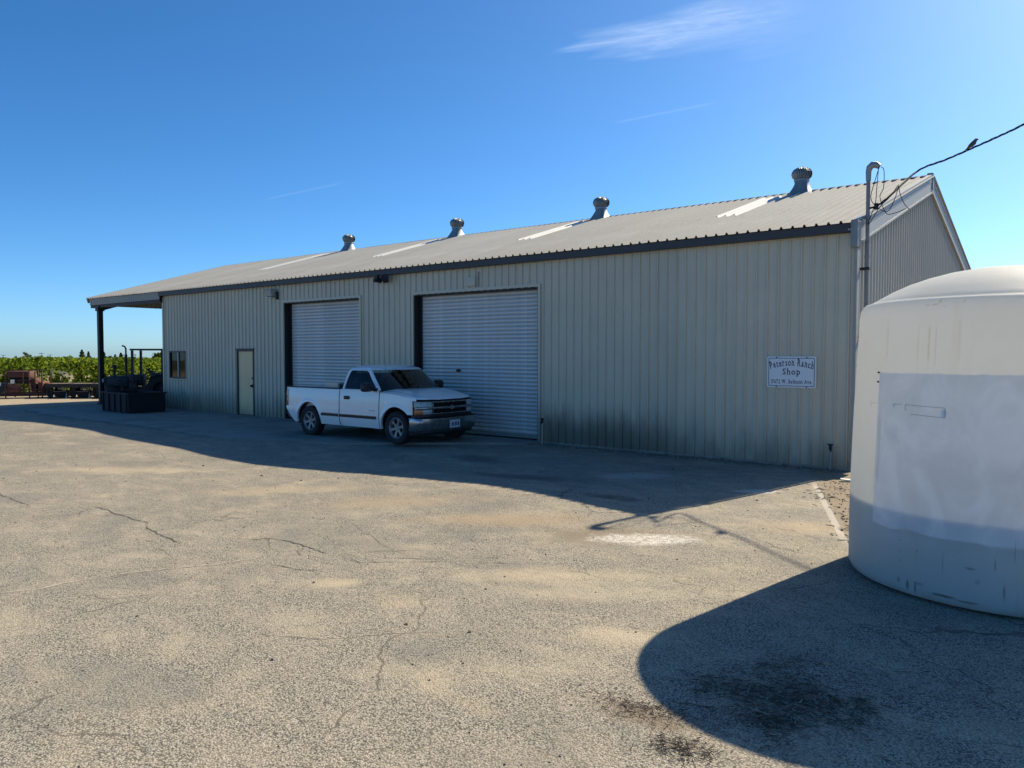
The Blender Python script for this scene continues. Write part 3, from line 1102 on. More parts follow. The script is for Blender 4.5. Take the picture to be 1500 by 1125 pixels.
bd = MB()
bd.prism(rrect(sw_, 0, sh_, 0.03), -0.008, 0.008, lambda u, v, d: (u, d, v))
bd.build('board', M['sign'], sgn)
bo = MB()
o1, o2 = rrect(sw_ - 0.028, 0.026, sh_ - 0.028, 0.022), rrect(sw_ - 0.038, 0.036, sh_ - 0.038, 0.016)
bo._add([(u, -0.0095, v) for u, v in o1] + [(u, -0.0095, v) for u, v in o2], [(i, (i + 1) % len(o1), len(o1) + (i + 1) % len(o1), len(o1) + i) for i in range(len(o1))])
bo.build('border_line', M['ink'], sgn)
bt = MB()
for bx_, bz_ in ((-0.26, sh_ - 0.018), (0.27, sh_ - 0.018), (-0.26, 0.016), (0.27, 0.016)):
    bt.lathe([(0, 0.012), (0.009, 0.010), (0.011, 0.0)], 10, Matrix.Translation((bx_, -0.008, bz_)) @ Matrix.Rotation(math.pi / 2, 4, 'X'))
bt.build('bolt', M['steel_black'], sgn)

_gl = {}


def glyph(ch):
    """outline mesh of one character, 1 unit high, with small serifs added"""
    if ch in _gl:
        return _gl[ch]
    cu = bpy.data.curves.new('glyph', 'FONT')
    cu.body = ch
    cu.size = 1.0
    cu.offset = 0.018
    cu.resolution_u = 3
    ob = bpy.data.objects.new('glyph', cu)
    COL.objects.link(ob)
    dg = bpy.context.evaluated_depsgraph_get()
    me = bpy.data.meshes.new_from_object(ob.evaluated_get(dg))
    vs = [tuple(v.co) for v in me.vertices]
    fs = [tuple(p.vertices) for p in me.polygons]
    bpy.data.objects.remove(ob)
    bpy.data.meshes.remove(me)
    bpy.data.curves.remove(cu)
    wd = max([v[0] for v in vs] or [0.25]) if vs else 0.25
    x0_ = min([v[0] for v in vs]) if vs else 0
    # serifs: short feet where the stems meet the base line or the top
    ser = {'P': [(0.12, 0), (0.12, 1)], 'R': [(0.12, 0), (0.12, 1), (0.88, 0)], 'n': [(0.1, 0), (0.9, 0), (0.05, 0.71)], 'r': [(0.2, 0), (0.1, 0.71)], 'h': [(0.1, 0), (0.9, 0), (0.05, 1.03)],
           'p': [(0.1, -.29), (0.05, 0.71)], 'W': [(0.04, 1), (0.96, 1), (0.5, 1)], 'B': [(0.1, 0), (0.1, 1)], 'l': [(0.5, 0), (0.3, 1.0)], 'm': [(0.08, 0), (0.5, 0), (0.92, 0), (0.04, .71)],
           'A': [(0.05, 0), (0.95, 0)], 'v': [(0.06, .71), (0.94, .71)], '1': [(0.6, 0)], 'e': [], 't': [(0.85, 0)], '7': [(0.1, .93)]}.get(ch, [])
    for fx, fz in ser:
        cx_ = lerp(x0_, wd, fx)
        cz_ = fz * 0.70
        b = len(vs)
        vs += [(cx_ - 0.13, cz_ - 0.0, 0.001), (cx_ + 0.13, cz_ - 0.0, 0.001), (cx_ + 0.13, cz_ + 0.05, 0.001), (cx_ - 0.13, cz_ + 0.05, 0.001)]
        fs.append((b, b + 1, b + 2, b + 3))
    _gl[ch] = (vs, fs, wd)
    return _gl[ch]


def text_line(body, width, size, zc, arc, name, hs=1.0):
    """flat lettering on the board: total width fixed, optional arch, letters growing along the arch"""
    adv = []
    for ch in body:
        adv.append(0.42 if ch == ' ' else glyph(ch)[2] + 0.14)
    tot = sum(adv)
    k_ = width / tot
    x_ = -width / 2
    mb = MB()
    for ch, a in zip(body, adv):
        if ch != ' ':
            vs, fs, wd = glyph(ch)
            mid_ = x_ + a * k_ / 2
            tt = mid_ / (width / 2)
            zb_ = zc + arc * (1 - tt * tt)
            rot = math.atan(-2 * arc * tt / (width / 2)) * 0.7
            pts = []
            for vx, vz, vo in vs:
                lx, lz = (vx - wd / 2) * k_, vz * size
                pts.append((mid_ + lx * math.cos(rot) - lz * math.sin(rot), -0.0098 - vo * 0.3, zb_ + lx * math.sin(rot) + lz * math.cos(rot)))
            mb._add(pts, fs)
        x_ += a * k_
    return mb.build(name, M['ink'], sgn)


text_line('Peterson Ranch', 0.765, 0.172, 0.330, 0.062, 'lettering')
text_line('Shop', 0.33, 0.150, 0.235, 0.0, 'lettering')
text_line('17672 W. Belmont Ave.', 0.745, 0.098, 0.075, 0.0, 'lettering')

# wall lights
wl = thing('wall_light', 'boxy beige wall light left of the first roll-up door', 'light', (-20.13, YF, 3.68))
a = MB()
a.prism([(0.0, 0.0), (-0.22, 0.03), (-0.26, 0.19), (-0.22, 0.235), (0.0, 0.235)], -0.15, 0.15, lambda u, v, d: (d, u, v))
a.build('housing', M['valance'], wl)
a = MB()
a.box(-0.13, 0.13, -0.215, -0.05, -0.012, 0.004)
a.build('lens', M['lens'], wl)
a = MB()
a.tube([(0.19, -0.05, -0.07), (0.19, -0.05, 0.16)], 0.045, 12)
a.box(0.14, 0.24, -0.03, -0.004, -0.05, 0.12)
a.build('sensor', M['steel_dark'], wl)
fl = thing('floodlight', 'dark twin floodlight high on the wall between the roll-up doors', 'light', (-15.17, YF, 3.78))
a = MB()
a.box(-0.07, 0.07, -0.06, -0.02, 0.06, 0.2)
a.tube([(0, -0.05, 0.1), (0, -0.13, 0.08)], 0.02, 8)
a.build('bracket', M['steel_black'], fl)
for sx in (-0.14, 0.14):
    a = MB()
    mt = Matrix.Translation((sx, -0.17, 0.13)) @ Matrix.Rotation(rad(62), 4, 'X') @ Matrix.Rotation(rad(18 if sx > 0 else -18), 4, 'Y')
    a.lathe([(0, -0.09), (0.05, -0.09), (0.062, -0.03), (0.105, 0.06), (0.11, 0.09), (0.095, 0.085), (0, 0.07)], 18, mt)
    a.build('lamp_head', M['steel_black'], fl, None, True)
jb = thing('junction_box', 'small beige electrical box on the wall above the second roll-up door', 'box', (-12.2, YF, 3.59))
a = MB()
a.cbox(-0.13, 0.13, -0.06, -0.003, 0.0, 0.22, 0.008)
a.build('box_body', M['boxpaint'], jb)
a = MB()
a.tube([(0.21, -0.03, -0.03), (0.21, -0.03, 0.33)], 0.012, 8)
a.build('conduit', M['galv_dull'], jb)

def standpipe(x_, y_, h_, label, capmat):
    s_ = thing('standpipe', label, 'pipe', (x_, y_, 0))
    a_ = MB()
    a_.tube([(0, 0, -0.1), (0, 0, h_)], 0.017, 12)
    a_.tube([(0, 0, h_ * 0.55), (0, 0, h_ * 0.62)], 0.023, 12)
    a_.build('pipe', M['valance'] if capmat == 'steel_dark' else M['galv_dull'], s_, None, True)
    a_ = MB()
    a_.tube([(0, 0, h_ - 0.03), (0, 0, h_ + 0.05)], 0.026, 12)
    a_.tube([(0, 0, h_ + 0.015), (0.03, -0.075, h_ + 0.0), (0.035, -0.095, h_ - 0.045)], 0.016, 8)
    a_.lathe([(0, 0.075), (0.045, 0.072), (0.05, 0.062), (0.045, 0.052), (0, 0.05)], 12, Matrix.Translation((0, 0, h_)))
    a_.build('tap', M[capmat], s_, None, True)
    return s_


standpipe(-10.02, YF - 0.16, 0.50, 'pale standpipe with dark tap beside the right jamb of the second roll-up door', 'steel_dark')
standpipe(-3.93, YF - 0.14, 0.38, 'short grey standpipe at the foot of the wall near the water tank', 'steel_black')

# service mast with weatherhead on the right gable, meter below
mst = thing('service_mast', 'grey electric service mast with hooded weatherhead on the gable wall', 'mast', (BX1 + 0.125, 14.0, 0.66))
a = MB()
a.tube([(0, 0, 0), (0, 0, 4.28)], 0.032, 14)
for z in (1.75, 2.95, 3.62):
    a.tube([(0, 0, z), (0, 0, z + 0.05)], 0.043, 14)
a.build('conduit', M['galv_dull'], mst, None, True)
a = MB()
a.tube([(0, 0, 4.24), (0, 0, 4.40), (0.015, 0.0, 4.46), (0.06, 0.0, 4.50), (0.12, 0, 4.49), (0.165, 0, 4.455)], [0.040, 0.046, 0.054, 0.058, 0.054, 0.042], 14)
a.build('weatherhead', M['galv'], mst, None, True)
a = MB()
for z in (1.6, 2.75):
    a.box(-0.11, 0.05, -0.06, 0.06, z, z + 0.04)
a.tube([(0, 0, 3.78), (0.16, 0, 3.80)], 0.018, 8)
a.tube([(0.13, 0, 3.75), (0.13, 0, 3.85)], 0.035, 10)
a.build('clamp', M['steel_dark'], mst)
WH = Vector((BX1 + 0.125, 14.0, 0.66))
a = MB()
loops = [[(0.17, 0, 4.46), (0.10, -0.02, 4.2), (0.05, -0.03, 3.95), (0.13, 0, 3.80), (0.40, 0.02, 3.70), (0.62, 0.02, 3.90), (0.72, 0.03, 4.1)],
         [(0.19, 0.02, 4.45), (0.27, 0.02, 4.38), (0.26, 0.03, 4.1), (0.18, 0.02, 3.95), (0.35, 0.03, 3.68), (0.6, 0.03, 3.66), (0.95, 0.05, 3.72)],
         [(0.16, -0.02, 4.44), (0.14, -0.03, 4.1), (0.12, -0.03, 3.85), (0.02, -0.05, 3.5), (0.2, -0.05, 3.78), (0.45, 0.0, 3.92), (0.72, 0.03, 4.12)],
         [(0.72, 0.03, 4.1), (0.78, 0.03, 3.95), (0.9, 0.04, 3.80), (1.05, 0.05, 3.7)]]
for lp in loops:
    # Catmull-Rom through the points
    pts = [Vector((p[0] if p[0] < 0.2 else 0.2 + (p[0] - 0.2) * 0.5, p[1], p[2])) for p in lp]
    sm = []
    for i in range(len(pts) - 1):
        p0, p1, p2, p3 = pts[max(i - 1, 0)], pts[i], pts[i + 1], pts[min(i + 2, len(pts) - 1)]
        for q in range(6):
            t_ = q / 6
            sm.append(0.5 * ((2 * p1) + (p2 - p0) * t_ + (2 * p0 - 5 * p1 + 4 * p2 - p3) * t_ ** 2 + (3 * p1 - p0 - 3 * p2 + p3) * t_ ** 3))
    sm.append(pts[-1])
    a.tube(sm, 0.0062, 6)
a.build('lead_wires', M['cable'], mst)
a = MB()
a.cbox(-0.10, 0.10, -0.16, 0.16, -0.05, 0.42, 0.012)
a.lathe([(0.09, 0.0), (0.095, 0.05), (0.08, 0.085), (0, 0.09)], 16, Matrix.Translation((0.10, 0, 0.24)) @ Matrix.Rotation(math.pi / 2, 4, 'Y'))
a.build('meter_box', M['tractor_blue'], mst)

# overhead cable to the right, with a small bird on it
cp = [WH + Vector((0.13, 0, 3.80)), WH + Vector((0.32, 0.02, 3.94)), at(1345, 250, 13.9), at(1385, 234, 13.5), at(1423, 217.5, 13.15), at(1460, 201, 12.85), at(1500, 182, 12.5), at(1600, 130, 11.8), at(1800, 10, 10.6)]
sm = []
for i in range(len(cp) - 1):
    p0, p1, p2, p3 = cp[max(i - 1, 0)], cp[i], cp[i + 1], cp[min(i + 2, len(cp) - 1)]
    for q in range(20):
        t_ = q / 20
        sm.append(0.5 * ((2 * p1) + (p2 - p0) * t_ + (2 * p0 - 5 * p1 + 4 * p2 - p3) * t_ ** 2 + (3 * p1 - p0 - 3 * p2 + p3) * t_ ** 3))
a = MB()
for ph in (0, 2 * math.pi / 3, 4 * math.pi / 3):
    a.tube([p + Vector((math.cos(ph + i * 0.30), 0.3 * math.sin(ph), math.sin(ph + i * 0.30))) * 0.011 for i, p in enumerate(sm)], 0.0085, 6)
tag(a.build('power_cable', M['cable']), 'black twisted overhead power cable running from the mast across the sky', 'cable')
bp = at(1424, 217.6, 13.15) + Vector((0, 0, 0.02))
brd = thing('bird', 'small dark bird perched on the overhead cable', 'bird', bp, rad(38))
a = MB()
a.tube([(-0.115, 0, -0.045), (-0.06, 0, -0.005), (-0.02, 0, 0.035), (0.025, 0, 0.075), (0.045, 0, 0.105), (0.062, 0, 0.128), (0.085, 0, 0.135), (0.10, 0, 0.130)],
       [0.006, 0.016, 0.036, 0.040, 0.030, 0.026, 0.019, 0.004], 12)
a.tube([(0.098, 0, 0.131), (0.118, 0, 0.126)], [0.006, 0.001], 6)
for sy in (-1, 1):
    a.tube([(0.03, sy * 0.028, 0.095), (-0.02, sy * 0.040, 0.045), (-0.085, sy * 0.016, -0.018)], [0.010, 0.018, 0.003], 8)
    a.tube([(0.005, sy * 0.014, 0.035), (0.012, sy * 0.014, -0.008)], 0.003, 5)
a.build('body', M['bird'], brd, None, True, 60)

# ------------------------------------------------------------------ water tank
TX, TY = -0.82, 8.04
m, t, bs, out = new_mat('tank_poly')
oc = t.add('ShaderNodeTexCoord').outputs['Object']
X, Y, Z = t.sep(oc)
ang = t.math('ARCTAN2', Y, X)                       # -pi .. pi ; the side towards the yard is about -2.3 .. -1.3
n1 = t.noise(oc, 2.3, 5, 0.6)
n2 = t.noise(t.mapv(oc, (5, 5, 0.5)), 1.4, 5, 0.65)
n3 = t.noise(oc, 9, 5, 0.65)
base = t.mix(t.ramp(n1, 0.3, 0.7), (0.68, 0.69, 0.67), (0.78, 0.79, 0.77))
base = t.mix(t.ramp(n2, 0.60, 0.80, 0, 0.35), base, (0.40, 0.36, 0.26))
base = t.mix(t.ramp(n3, 0.70, 0.78, 0, 0.3), base, (0.30, 0.27, 0.2))
# painted-over rectangle
wob = t.math('MULTIPLY', t.math('SUBTRACT', n3, 0.5), 0.035)
left = t.ramp(t.math('ADD', ang, wob), -2.338, -2.326, 0, 1)
right = t.ramp(ang, -0.55, -0.56, 0, 1)
topm = t.ramp(t.math('ADD', Z, wob), 1.842, 1.832, 0, 1)
low = t.math('ADD', 0.555, t.math('MULTIPLY', t.math('SUBTRACT', t.noise(t.mapv(oc, (1, 1, 0)), 2.2, 3), 0.5), 0.16))
botm = t.ramp(t.math('SUBTRACT', Z, low), -0.012, 0.008, 0, 1)
pn = t.noise(t.mapv(oc, (1, 1, 0.7)), 3.2, 4, 0.55, 0.8)
patch = t.math('MULTIPLY', t.math('MULTIPLY', left, right), t.math('MULTIPLY', topm, botm))
over = t.math('MULTIPLY', t.ramp(t.math('ADD', Z, t.math('MULTIPLY', n3, 0.24)), 0.50, 0.62, 0, 1), t.ramp(t.math('ADD', ang, t.math('MULTIPLY', n3, 0.16)), -2.38, -2.30, 0, 1))
over = t.math('MULTIPLY', t.math('MULTIPLY', over, t.ramp(n3, 0.54, 0.66, 0, 0.3)), t.math('MULTIPLY', right, t.ramp(Z, 0.9, 0.7, 0, 1)))
patch = t.math('MAXIMUM', patch, over)
pc = t.mix(t.ramp(pn, 0.36, 0.64), (0.60, 0.64, 0.68), (0.84, 0.84, 0.85))
pc = t.mix(t.ramp(n2, 0.58, 0.85, 0, 0.25), pc, (0.45, 0.47, 0.49))
col = t.mix(patch, base, pc)
# scuffs near the foot
sc = t.math('MULTIPLY', t.ramp(t.noise(t.mapv(oc, (5, 5, 2.2)), 2.4, 6, 0.7), 0.66, 0.74), t.ramp(Z, 0.55, 0.15, 0, 0.75))
col = t.mix(sc, col, (0.09, 0.075, 0.06))
col = t.mix(t.ramp(t.math('ADD', Z, t.math('MULTIPLY', n3, 0.1)), 0.14, 0.03, 0, 0.7), col, (0.28, 0.22, 0.15))


def mark(a0, z0, da, dz, tone, amount, edge=0.7, ns=14.0):
    """one stain on the shell: centre angle and height, half sizes (radians, metres)"""
    global col
    u = t.math('DIVIDE', t.math('SUBTRACT', ang, a0), da)
    v = t.math('DIVIDE', t.math('SUBTRACT', Z, z0), dz)
    d = t.math('SQRT', t.math('ADD', t.math('MULTIPLY', u, u), t.math('MULTIPLY', v, v)))
    d = t.math('ADD', d, t.math('MULTIPLY', t.math('SUBTRACT', t.noise(oc, ns, 4, 0.7), 0.5), 1.1))
    col = t.mix(t.math('MULTIPLY', t.ramp(d, 1.0, 1.0 - edge, 0, 1, True), amount), col, tone)


BR, DK, WT = (0.20, 0.165, 0.09), (0.07, 0.065, 0.06), (0.80, 0.80, 0.80)
for a_ in ((-1.930, 2.06, 0.011, 0.24, BR, 0.75), (-1.885, 2.06, 0.009, 0.22, BR, 0.45), (-2.006, 2.05, 0.014, 0.24, BR, 0.35), (-1.74, 2.1, 0.02, 0.2, BR, 0.25),
           (-1.876, 2.412, 0.016, 0.02, DK, 0.8), (-1.907, 2.39, 0.03, 0.012, DK, 0.6), (-1.96, 2.385, 0.03, 0.012, DK, 0.4), (-1.72, 2.407, 0.012, 0.014, DK, 0.5),
           (-1.79, 0.092, 0.09, 0.017, (0.20, 0.075, 0.06), 0.95), (-1.65, 0.080, 0.09, 0.012, (0.12, 0.07, 0.06), 0.8),
           (-2.016, 0.11, 0.016, 0.05, DK, 0.85), (-2.083, 0.13, 0.020, 0.035, DK, 0.6), (-1.962, 0.10, 0.010, 0.06, DK, 0.7), (-1.94, 0.14, 0.05, 0.014, DK, 0.5),
           (-1.953, 0.406, 0.007, 0.012, DK, 0.9), (-1.953, 0.328, 0.006, 0.010, DK, 0.8), (-2.078, 0.461, 0.007, 0.010, DK, 0.6), (-2.078, 0.29, 0.007, 0.010, DK, 0.7), (-2.078, 0.37, 0.010, 0.012, DK, 0.4),
           (-1.64, 0.345, 0.036, 0.014, DK, 0.7), (-1.60, 0.25, 0.02, 0.022, DK, 0.4), (-1.792, 0.34, 0.006, 0.14, DK, 0.45), (-1.509, 0.40, 0.006, 0.07, DK, 0.6), (-1.46, 0.20, 0.008, 0.10, DK, 0.6), (-1.41, 0.5, 0.005, 0.1, DK, 0.5),
           (-2.27, 2.1, 0.02, 0.25, BR, 0.3), (-2.30, 1.2, 0.02, 0.5, BR, 0.22), (-2.42, 1.56, 0.01, 0.05, BR, 0.5), (-2.38, 1.57, 0.05, 0.012, BR, 0.35)):
    mark(*a_)
bs.inputs['Roughness'].default_value = 0.55
bs.inputs['Specular IOR Level'].default_value = 0.3
t.put(bs.inputs['Base Color'], col)
t.put(bs.inputs['Normal'], t.bump(t.math('ADD', n1, t.math('MULTIPLY', n2, 0.3)), 0.12, 0.03))
tl = t.add('ShaderNodeBsdfTranslucent')
t.put(tl.inputs['Color'], (0.92, 0.88, 0.80, 1))
mx = t.add('ShaderNodeMixShader')
t.put(mx.inputs[0], t.math('SUBTRACT', 0.50, t.math('MULTIPLY', patch, 0.28)))
t.l.new(bs.outputs[0], mx.inputs[1])
t.l.new(tl.outputs[0], mx.inputs[2])
t.l.new(mx.outputs[0], out.inputs['Surface'])
M['tank'] = m
M['liquid'] = pm('tank_water', (0.22, 0.38, 0.46), 0.3, var=0.05)
tk = thing('water_tank', 'big round white plastic water tank with painted-over square on its side', 'tank', (TX, TY, 0.0))
a = MB()
prof = [(0.0, 0.012), (1.20, 0.012), (1.245, 0.03), (1.262, 0.07), (1.262, 0.5), (1.252, 1.0), (1.235, 1.5), (1.212, 2.0), (1.198, 2.32), (1.192, 2.375), (1.175, 2.415), (1.148, 2.440), (1.118, 2.450), (1.10, 2.452),
        (1.085, 2.466), (1.03, 2.497), (0.93, 2.555), (0.80, 2.615), (0.65, 2.668), (0.48, 2.712), (0.30, 2.742), (0.15, 2.752), (0.0, 2.756)]
a.lathe(prof, 96)
a.build('shell', M['tank'], tk, None, True, 40)
a = MB()
a.lathe([(0.0, 0.05), (1.215, 0.05), (1.232, 0.10), (1.235, 0.70), (0.0, 0.702)], 64)
a.build('water', M['liquid'], tk, None, True)
# trace of a removed label on the paint: thin outline with two white corners
a = MB()
def on_tank(deg, z, o_=0.004):
    rr = lerp(1.235, 1.212, (z - 1.5) / 0.5) + o_
    return (rr * math.cos(rad(deg)), rr * math.sin(rad(deg)), z)
for (d0, z0_), (d1, z1_) in (((235.2, 1.578), (239.5, 1.575)), ((243.5, 1.505), (256.5, 1.492)), ((241, 1.575), (241.2, 1.53)), ((256.4, 1.565), (256.6, 1.50)), ((241, 1.578), (256.5, 1.57))):
    n_ = 8
    for q in range(n_):
        p0 = on_tank(lerp(d0, d1, q / n_), lerp(z0_, z1_, q / n_))
        p1 = on_tank(lerp(d0, d1, (q + 1) / n_), lerp(z0_, z1_, (q + 1) / n_))
        a.tube([p0, p1], 0.0014, 5)
a.build('label_outline', M['galv_dull'], tk)
a = MB()
for d0, d1, z0_, z1_ in ((235.0, 236.2, 1.55, 1.575), (255.3, 256.8, 1.495, 1.555)):
    a.grid([[on_tank(lerp(d0, d1, i / 3), zz, 0.003) for i in range(4)] for zz in (z0_, z1_)])
a.build('label_remnant', M['sign'], tk)
a = MB()
for dd, zz in ((226.0, 1.835), (226.0, 1.755)):
    p = Vector(on_tank(dd, zz, 0.0))
    d = Vector((p.x, p.y, 0)).normalized()
    a.tube([p, p + d * 0.012], 0.008, 8)
a.build('bolt', M['steel_dark'], tk)

# ------------------------------------------------------------------ pickup truck (faces +X)
TRX, TRY, TRZ = -13.72, 12.28, 0.035
trk_ = thing('pickup_truck', 'white regular-cab pickup truck parked in the shade before the roll-up doors', 'truck', (TRX, TRY, TRZ))
XO = -1.5                     # x below is measured from the rear axle
AX = 3.0


def TB(mb, name, mat, parent=None, smooth=True, angle=35):
    return mb.build(name, M[mat] if isinstance(mat, str) else mat, parent or trk_, (-XO, 0, 0) if parent is None else None, smooth, angle)


def hw(x_, z_):
    """half width of the body side"""
    v = 0.968
    if z_ < 0.62:
        v -= 0.055 * ((0.62 - z_) / 0.32) ** 2
    if z_ > 0.80:
        v -= 0.030 * ((z_ - 0.80) / 0.34) ** 2
    if z_ < 0.66:
        v += 0.006
    if x_ > 3.05:
        v -= 0.115 * ((x_ - 3.05) / 0.5) ** 2
    if x_ < -0.55:
        v -= 0.03 * ((-0.55 - x_) / 0.4) ** 2
    for xc in (0, AX):          # slight flare round the wheel openings
        d = math.hypot(x_ - xc, z_ - 0.36)
        v += 0.014 * math.exp(-((d - 0.47) / 0.05) ** 2)
    return v


def arch_low(x_, rock=0.315):
    for xc, r in ((0, 0.452), (AX, 0.458)):
        if abs(x_ - xc) < r:
            return max(rock, 0.36 + math.sqrt(r * r - (x_ - xc) ** 2))
    return rock


def hood_z(x_, y_):
    u = min(1, max(0, (x_ - 2.45) / 1.25))
    z_ = 1.168 - 0.05 * u - 0.150 * u ** 3.2
    a_ = min(1, abs(y_) / 0.93)
    return z_ - 0.055 * a_ ** 7 + 0.028 * (1 - a_ ** 2) + 0.012 * math.exp(-((a_ - 0.62) / 0.10) ** 2) * (1 - u * .6)


def side_panel(x0, x1, top, sgn, step=0.025, rock=0.315, rows=12):
    mb = MB()
    n_ = max(2, int(round((x1 - x0) / step)))
    xs_ = [lerp(x0, x1, i / n_) for i in range(n_ + 1)]
    for xc, r in ((0, 0.452), (AX, 0.458)):
        for e in (xc - r, xc + r):
            if x0 < e < x1:
                xs_ += [e - 1e-4, e + 1e-4]
    xs_.sort()
    cols = []
    for xx in xs_:
        zt = top(xx)
        zb = arch_low(xx, rock(xx) if callable(rock) else rock)
        cols.append([(xx, sgn * hw(xx, lerp(zb, zt, q / rows)), lerp(zb, zt, q / rows)) for q in range(rows + 1)])
    mb.grid(cols)
    # returned lip along the lower edge and round the wheel opening
    lip = [[c_[0], (c_[0][0], c_[0][1] - sgn * 0.05, c_[0][2] + 0.004)] for c_ in cols]
    mb.grid(lip)
    return mb


BEDT = 1.135
for sgn in (-1, 1):
    b = side_panel(-0.90, 1.125, lambda q: BEDT, sgn, rock=lambda q: 0.315 if q > -0.60 else 0.315 + 0.33 * (-0.60 - q) / 0.30)
    # bed rail top and inner side
    rows = []
    for q in range(12):
        xx = lerp(-0.90, 1.125, q / 11)
        y1 = hw(xx, BEDT)
        rows.append([(xx, sgn * y1, BEDT), (xx, sgn * (y1 - 0.012), BEDT + 0.012), (xx, sgn * 0.80, BEDT + 0.012), (xx, sgn * 0.79, 0.62)])
    b.grid(rows)
    TB(b, 'bed_side', 'truck_white')
    d = side_panel(1.15, 2.475, lambda q: 1.145, sgn)
    # inside face of the door, so that it is not paper thin
    d.box(1.17, 2.45, sgn * 0.86 - 0.01, sgn * 0.86 + 0.01, 0.36, 1.135)
    dr_ = TB(d, 'door', 'truck_white')
    hnd = MB()
    hnd.cbox(1.33 - 0.0, 1.50, sgn * 0.975 - 0.028, sgn * 0.975 + 0.012, 0.925, 1.005, 0.018)
    hnd.build('handle', M['plastic'], dr_, (-XO, 0, 0), True)
    f = side_panel(2.50, 3.53, lambda q: hood_z(q, hw(q, 1.0)) + 0.0, sgn, rock=lambda q: 0.315 if q < 3.3 else 0.66)
    TB(f, 'fender', 'truck_white')
    # side moulding with a pale line on top
    for xa, xb in ((0.49, 1.11), (1.165, 2.40)):
        mo = MB()
        rows = []
        for q in range(7):
            xx = lerp(xa, xb, q / 6)
            rows.append([(xx, sgn * (hw(xx, zz) + o_), zz) for zz, o_ in ((0.515, 0.0), (0.52, 0.013), (0.57, 0.013), (0.575, 0.0))])
        mo.grid(rows)
        for e in (0, 6):
            mo._add(rows[e], [(0, 1, 2, 3)])
        TB(mo, 'side_moulding', 'plastic', smooth=False)
        ml = MB()
        ml.grid([[(lerp(xa, xb, q / 6), sgn * (hw(lerp(xa, xb, q / 6), zz) + 0.0105), zz) for zz in (0.5765, 0.59)] for q in range(7)])
        TB(ml, 'moulding_stripe', 'chrome', smooth=False)
    # crease line and badge
    cr = MB()
    cr.tube([(lerp(0.47, 2.56, q / 20), sgn * (hw(lerp(0.47, 2.56, q / 20), 0.655) + 0.0005), 0.655) for q in range(21)], 0.0035, 5)
    TB(cr, 'crease', 'truck_white')
    bdg = MB()
    bdg.cbox(2.16, 2.36, sgn * (hw(2.2, 0.71) + 0.001) - 0.004, sgn * (hw(2.2, 0.71) + 0.001) + 0.004, 0.695, 0.715, 0.003)
    TB(bdg, 'badge', 'chrome')
    # dark wheel housings
    for xc, r in ((0, 0.452), (AX, 0.458)):
        wh = MB()
        rows = []
        for q in range(19):
            a_ = math.pi * (q / 18) * 1.1 - 0.05 * math.pi
            rows.append([(xc + (r + 0.012) * math.cos(a_), sgn * yy_, 0.36 + (r + 0.012) * math.sin(a_)) for yy_ in (0.52, 0.93)])
        wh.grid(rows)
        fan = [(xc, sgn * 0.52, 0.36)] + [r_[0] for r_ in rows]
        wh._add(fan, [(0, i, i + 1) for i in range(1, len(fan) - 1)])
        TB(wh, 'wheel_housing', 'steel_black')
    # tail lamp
    tlm = MB()
    rows = []
    for zz in (0.70, 0.80, 0.90, 1.0, 1.10):
        rows.append([(-0.80, sgn * (hw(-0.80, zz) + 0.006), zz), (-0.885, sgn * (hw(-0.88, zz) + 0.006), zz), (-0.925, sgn * (hw(-0.9, zz) - 0.02), zz), (-0.93, sgn * 0.80, zz)])
    tlm.grid(rows)
    TB(tlm, 'tail_lamp', 'red')
    # mirror
    mi = MB()
    cxm, cym, czm = 2.27, sgn * 1.115, 1.225
    rows = []
    for q, (dx_, k_) in enumerate(((-0.055, 0.85), (-0.05, 0.95), (0.0, 1.0), (0.05, 0.85), (0.075, 0.5), (0.08, 0.1))):
        row = []
        for i in range(17):
            a_ = 2 * math.pi * i / 16
            c_, s_ = math.cos(a_), math.sin(a_)
            e = 0.5
            row.append((cxm + dx_, cym + 0.150 * k_ * math.copysign(abs(c_) ** e, c_), czm + 0.105 * k_ * math.copysign(abs(s_) ** e, s_)))
        rows.append(row)
    mi.grid(rows)
    mi.tube([(2.33, sgn * 0.90, 1.165), (2.29, sgn * 1.02, 1.18)], [0.045, 0.03], 8)
    mi.box(2.345, 2.415, sgn * 0.945 - 0.04, sgn * 0.945 + 0.04, 1.13, 1.20)
    mo = TB(mi, 'mirror', 'plastic')
    mg = MB()
    mg.box(cxm - 0.058, cxm - 0.055, cym - 0.10, cym + 0.10, czm - 0.075, czm + 0.075)
    mg.build('mirror_glass', M['chrome'], mo, (-XO, 0, 0))
    # front lamps: tall clear lens above the chrome bar, clear and amber below


def xf(y_):
    a_ = abs(y_) / 0.90
    return 3.735 - 0.10 * a_ ** 2 - 0.105 * a_ ** 9


def face_patch(y0, y1, z0, z1, out_, n_=10, thick=0.03, lean=0.0):
    """curved plate on the nose; outer face proud by out_"""
    mb = MB()
    rows = []
    for q in range(n_ + 1):
        yy_ = lerp(y0, y1, q / n_)
        x_ = xf(yy_) + out_
        rows.append([(x_ - thick, yy_, z0), (x_ - 0.004, yy_, z0 + 0.002), (x_, yy_, z0 + 0.008), (x_ - lean * 0.5, yy_, (z0 + z1) / 2), (x_ - lean, yy_, z1 - 0.008), (x_ - lean - 0.004, yy_, z1 - 0.002), (x_ - thick, yy_, z1)])
    mb.grid(rows)
    for e in (rows[0], rows[-1]):
        mb._add(e, [tuple(range(7))])
    return mb


